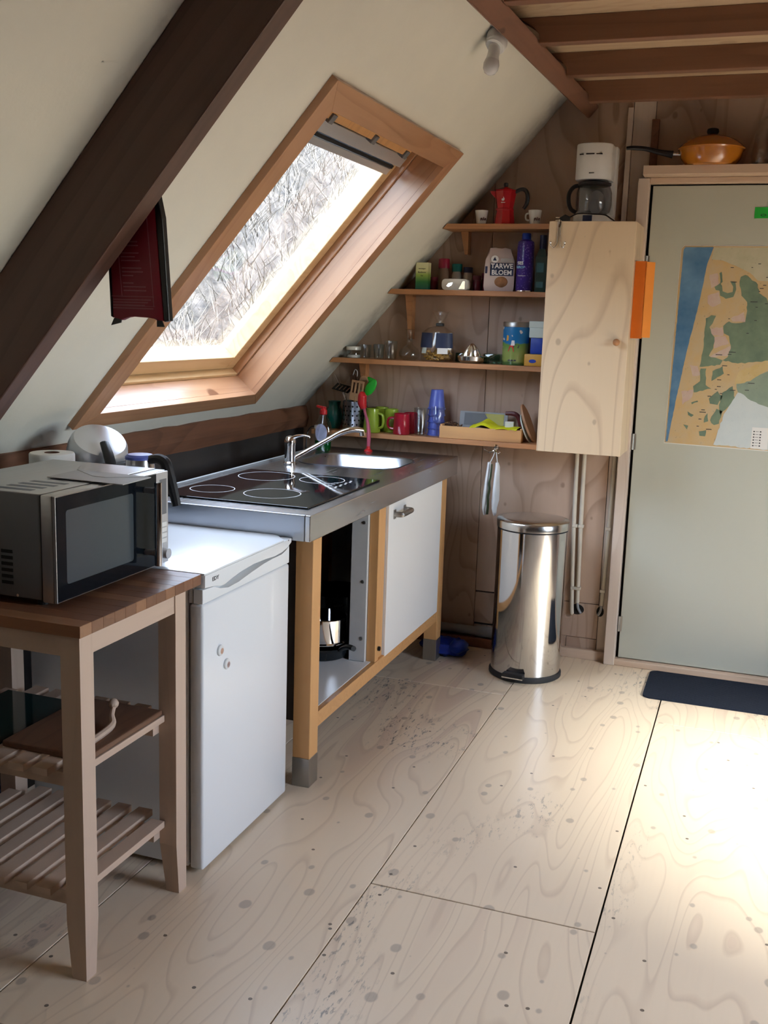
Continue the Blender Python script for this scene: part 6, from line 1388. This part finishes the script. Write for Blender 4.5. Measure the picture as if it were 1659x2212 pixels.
MAP_MATS = {'cream': ('map_cream', (0.48, 0.46, 0.31), (0.56, 0.52, 0.38), 0.3), 'polder': ('map_polder', (0.30, 0.36, 0.27), (0.24, 0.31, 0.24), 0.3), 'pink': ('map_pink', (0.56, 0.38, 0.33), (0.60, 0.50, 0.42), 0.2),
            'field': ('map_field', (0.58, 0.42, 0.17), (0.62, 0.48, 0.25), 0.4), 'woods': ('map_woods', (0.14, 0.20, 0.14), (0.20, 0.27, 0.18), 0.25), 'lake': ('map_lake', (0.56, 0.62, 0.62), (0.60, 0.65, 0.64), 0.1),
            'sea': ('map_sea', (0.05, 0.15, 0.30), (0.16, 0.31, 0.48), 0.0)}
def wobble(poly, seed, amp=0.0025, step=0.012):
    q = random.Random(seed); out = []
    for (ax_, az_), (bx_, bz_) in zip(poly, poly[1:] + poly[:1]):
        n_ = max(1, int(math.hypot(bx_ - ax_, bz_ - az_) / step))
        for k in range(n_):
            t = k / n_; out.append((ax_ + (bx_ - ax_) * t + (q.uniform(-amp, amp) if k else 0), az_ + (bz_ - az_) * t + (q.uniform(-amp, amp) if k else 0)))
    return out
for i_, (nm_, (mn_, ca_, cb_, sp2_)) in enumerate(MAP_MATS.items()):
    y_ = YD - 0.0027 - 0.00012 * i_; mt_ = _mapmat(mn_, ca_, cb_, sp2_, 5.0 if nm_ == 'sea' else 12.0)
    for j_, poly in enumerate(MAP_AREAS[nm_]):
        b = B()
        pts = wobble(poly, 10 * i_ + j_, 0.0008 if nm_ in ('sea', 'cream') else 0.0028)
        vs_ = [b.bm.verts.new((x_, y_, min(max(z_, mz0), mz1 - 0.001))) for x_, z_ in pts]
        es_ = [b.bm.edges.new((vs_[k], vs_[(k + 1) % len(vs_)])) for k in range(len(vs_))]
        bmesh.ops.triangle_fill(b.bm, edges=es_, use_beauty=True)
        b.build(nm_ + '_print', mt_, mp)
b = B(); b.prism([(mx0 + 0.012, mz1), (mx1, mz1), (mx1, mz0 - 0.004), (mx0 - 0.006, mz0 + 0.006), (mx0, mz1 - 0.012)], YD - 0.0025, YD - 0.0005, 'Y'); b.build('sheet', _mapmat('map_dunes', (0.60, 0.41, 0.19), (0.56, 0.44, 0.27), 0.35), mp)
b = B(); b.prism([(mx0 + 0.009, mz1 + 0.003), (mx1, mz1 + 0.003), (mx1, mz0 - 0.007), (mx0 - 0.009, mz0 + 0.003), (mx0 - 0.003, mz1 - 0.012)], YD - 0.0012, YD - 0.0002, 'Y'); b.build('white_border', m_paper, mp)
b = B()
b.box(-0.012, 0.055, YD - 0.0042, YD - 0.0036, 1.025, 1.115); b.build('legend_panel', m_paper, mp)
b = B()
for k in range(6):
    b.box(-0.006, 0.000, YD - 0.0046, YD - 0.0040, 1.035 + 0.012 * k, 1.040 + 0.012 * k); b.box(0.020, 0.026, YD - 0.0046, YD - 0.0040, 1.035 + 0.012 * k, 1.040 + 0.012 * k); b.box(0.003, 0.016, YD - 0.0046, YD - 0.0040, 1.037 + 0.012 * k, 1.0385 + 0.012 * k)
b.build('legend_marks', m_darkprint, mp)
b = B(); q = random.Random(4)
for k in range(55):
    z = q.uniform(1.06, 1.80); x = q.uniform(-0.27 + 0.145 * (z - 1.02), 0.10)
    if z < 1.25 and x > -0.15: continue
    w = q.uniform(0.006, 0.028); b.box(x, x + w, YD - 0.0042, YD - 0.0036, z, z + 0.0028)
b.build('place_names', m_darkprint, mp)
gn = thing('green_note', (-0.045, YD, 1.97), 'bright green sticky note near the top of the door', 'note')
m_note = plain('neon_green_paper', (0.02, 0.48, 0.05), 0.6)
b = B(); b.box(-0.082, -0.012, YD - 0.002, YD - 0.0004, 1.970, 2.014); b.build('paper', m_note, gn)
b = B(); b.lathe([(0.010, 0), (0.011, 0.0004), (0.008, 0.0004), (0.008, 0)], (0, 0, 0), 20, Matrix.Translation((-0.047, YD - 0.0019, 1.982)) @ Matrix.Rotation(pi / 2, 4, 'X') @ Matrix.Scale(0.5, 4, (0, 1, 0)), cap=False); b.build('scribble', m_darkprint, gn)
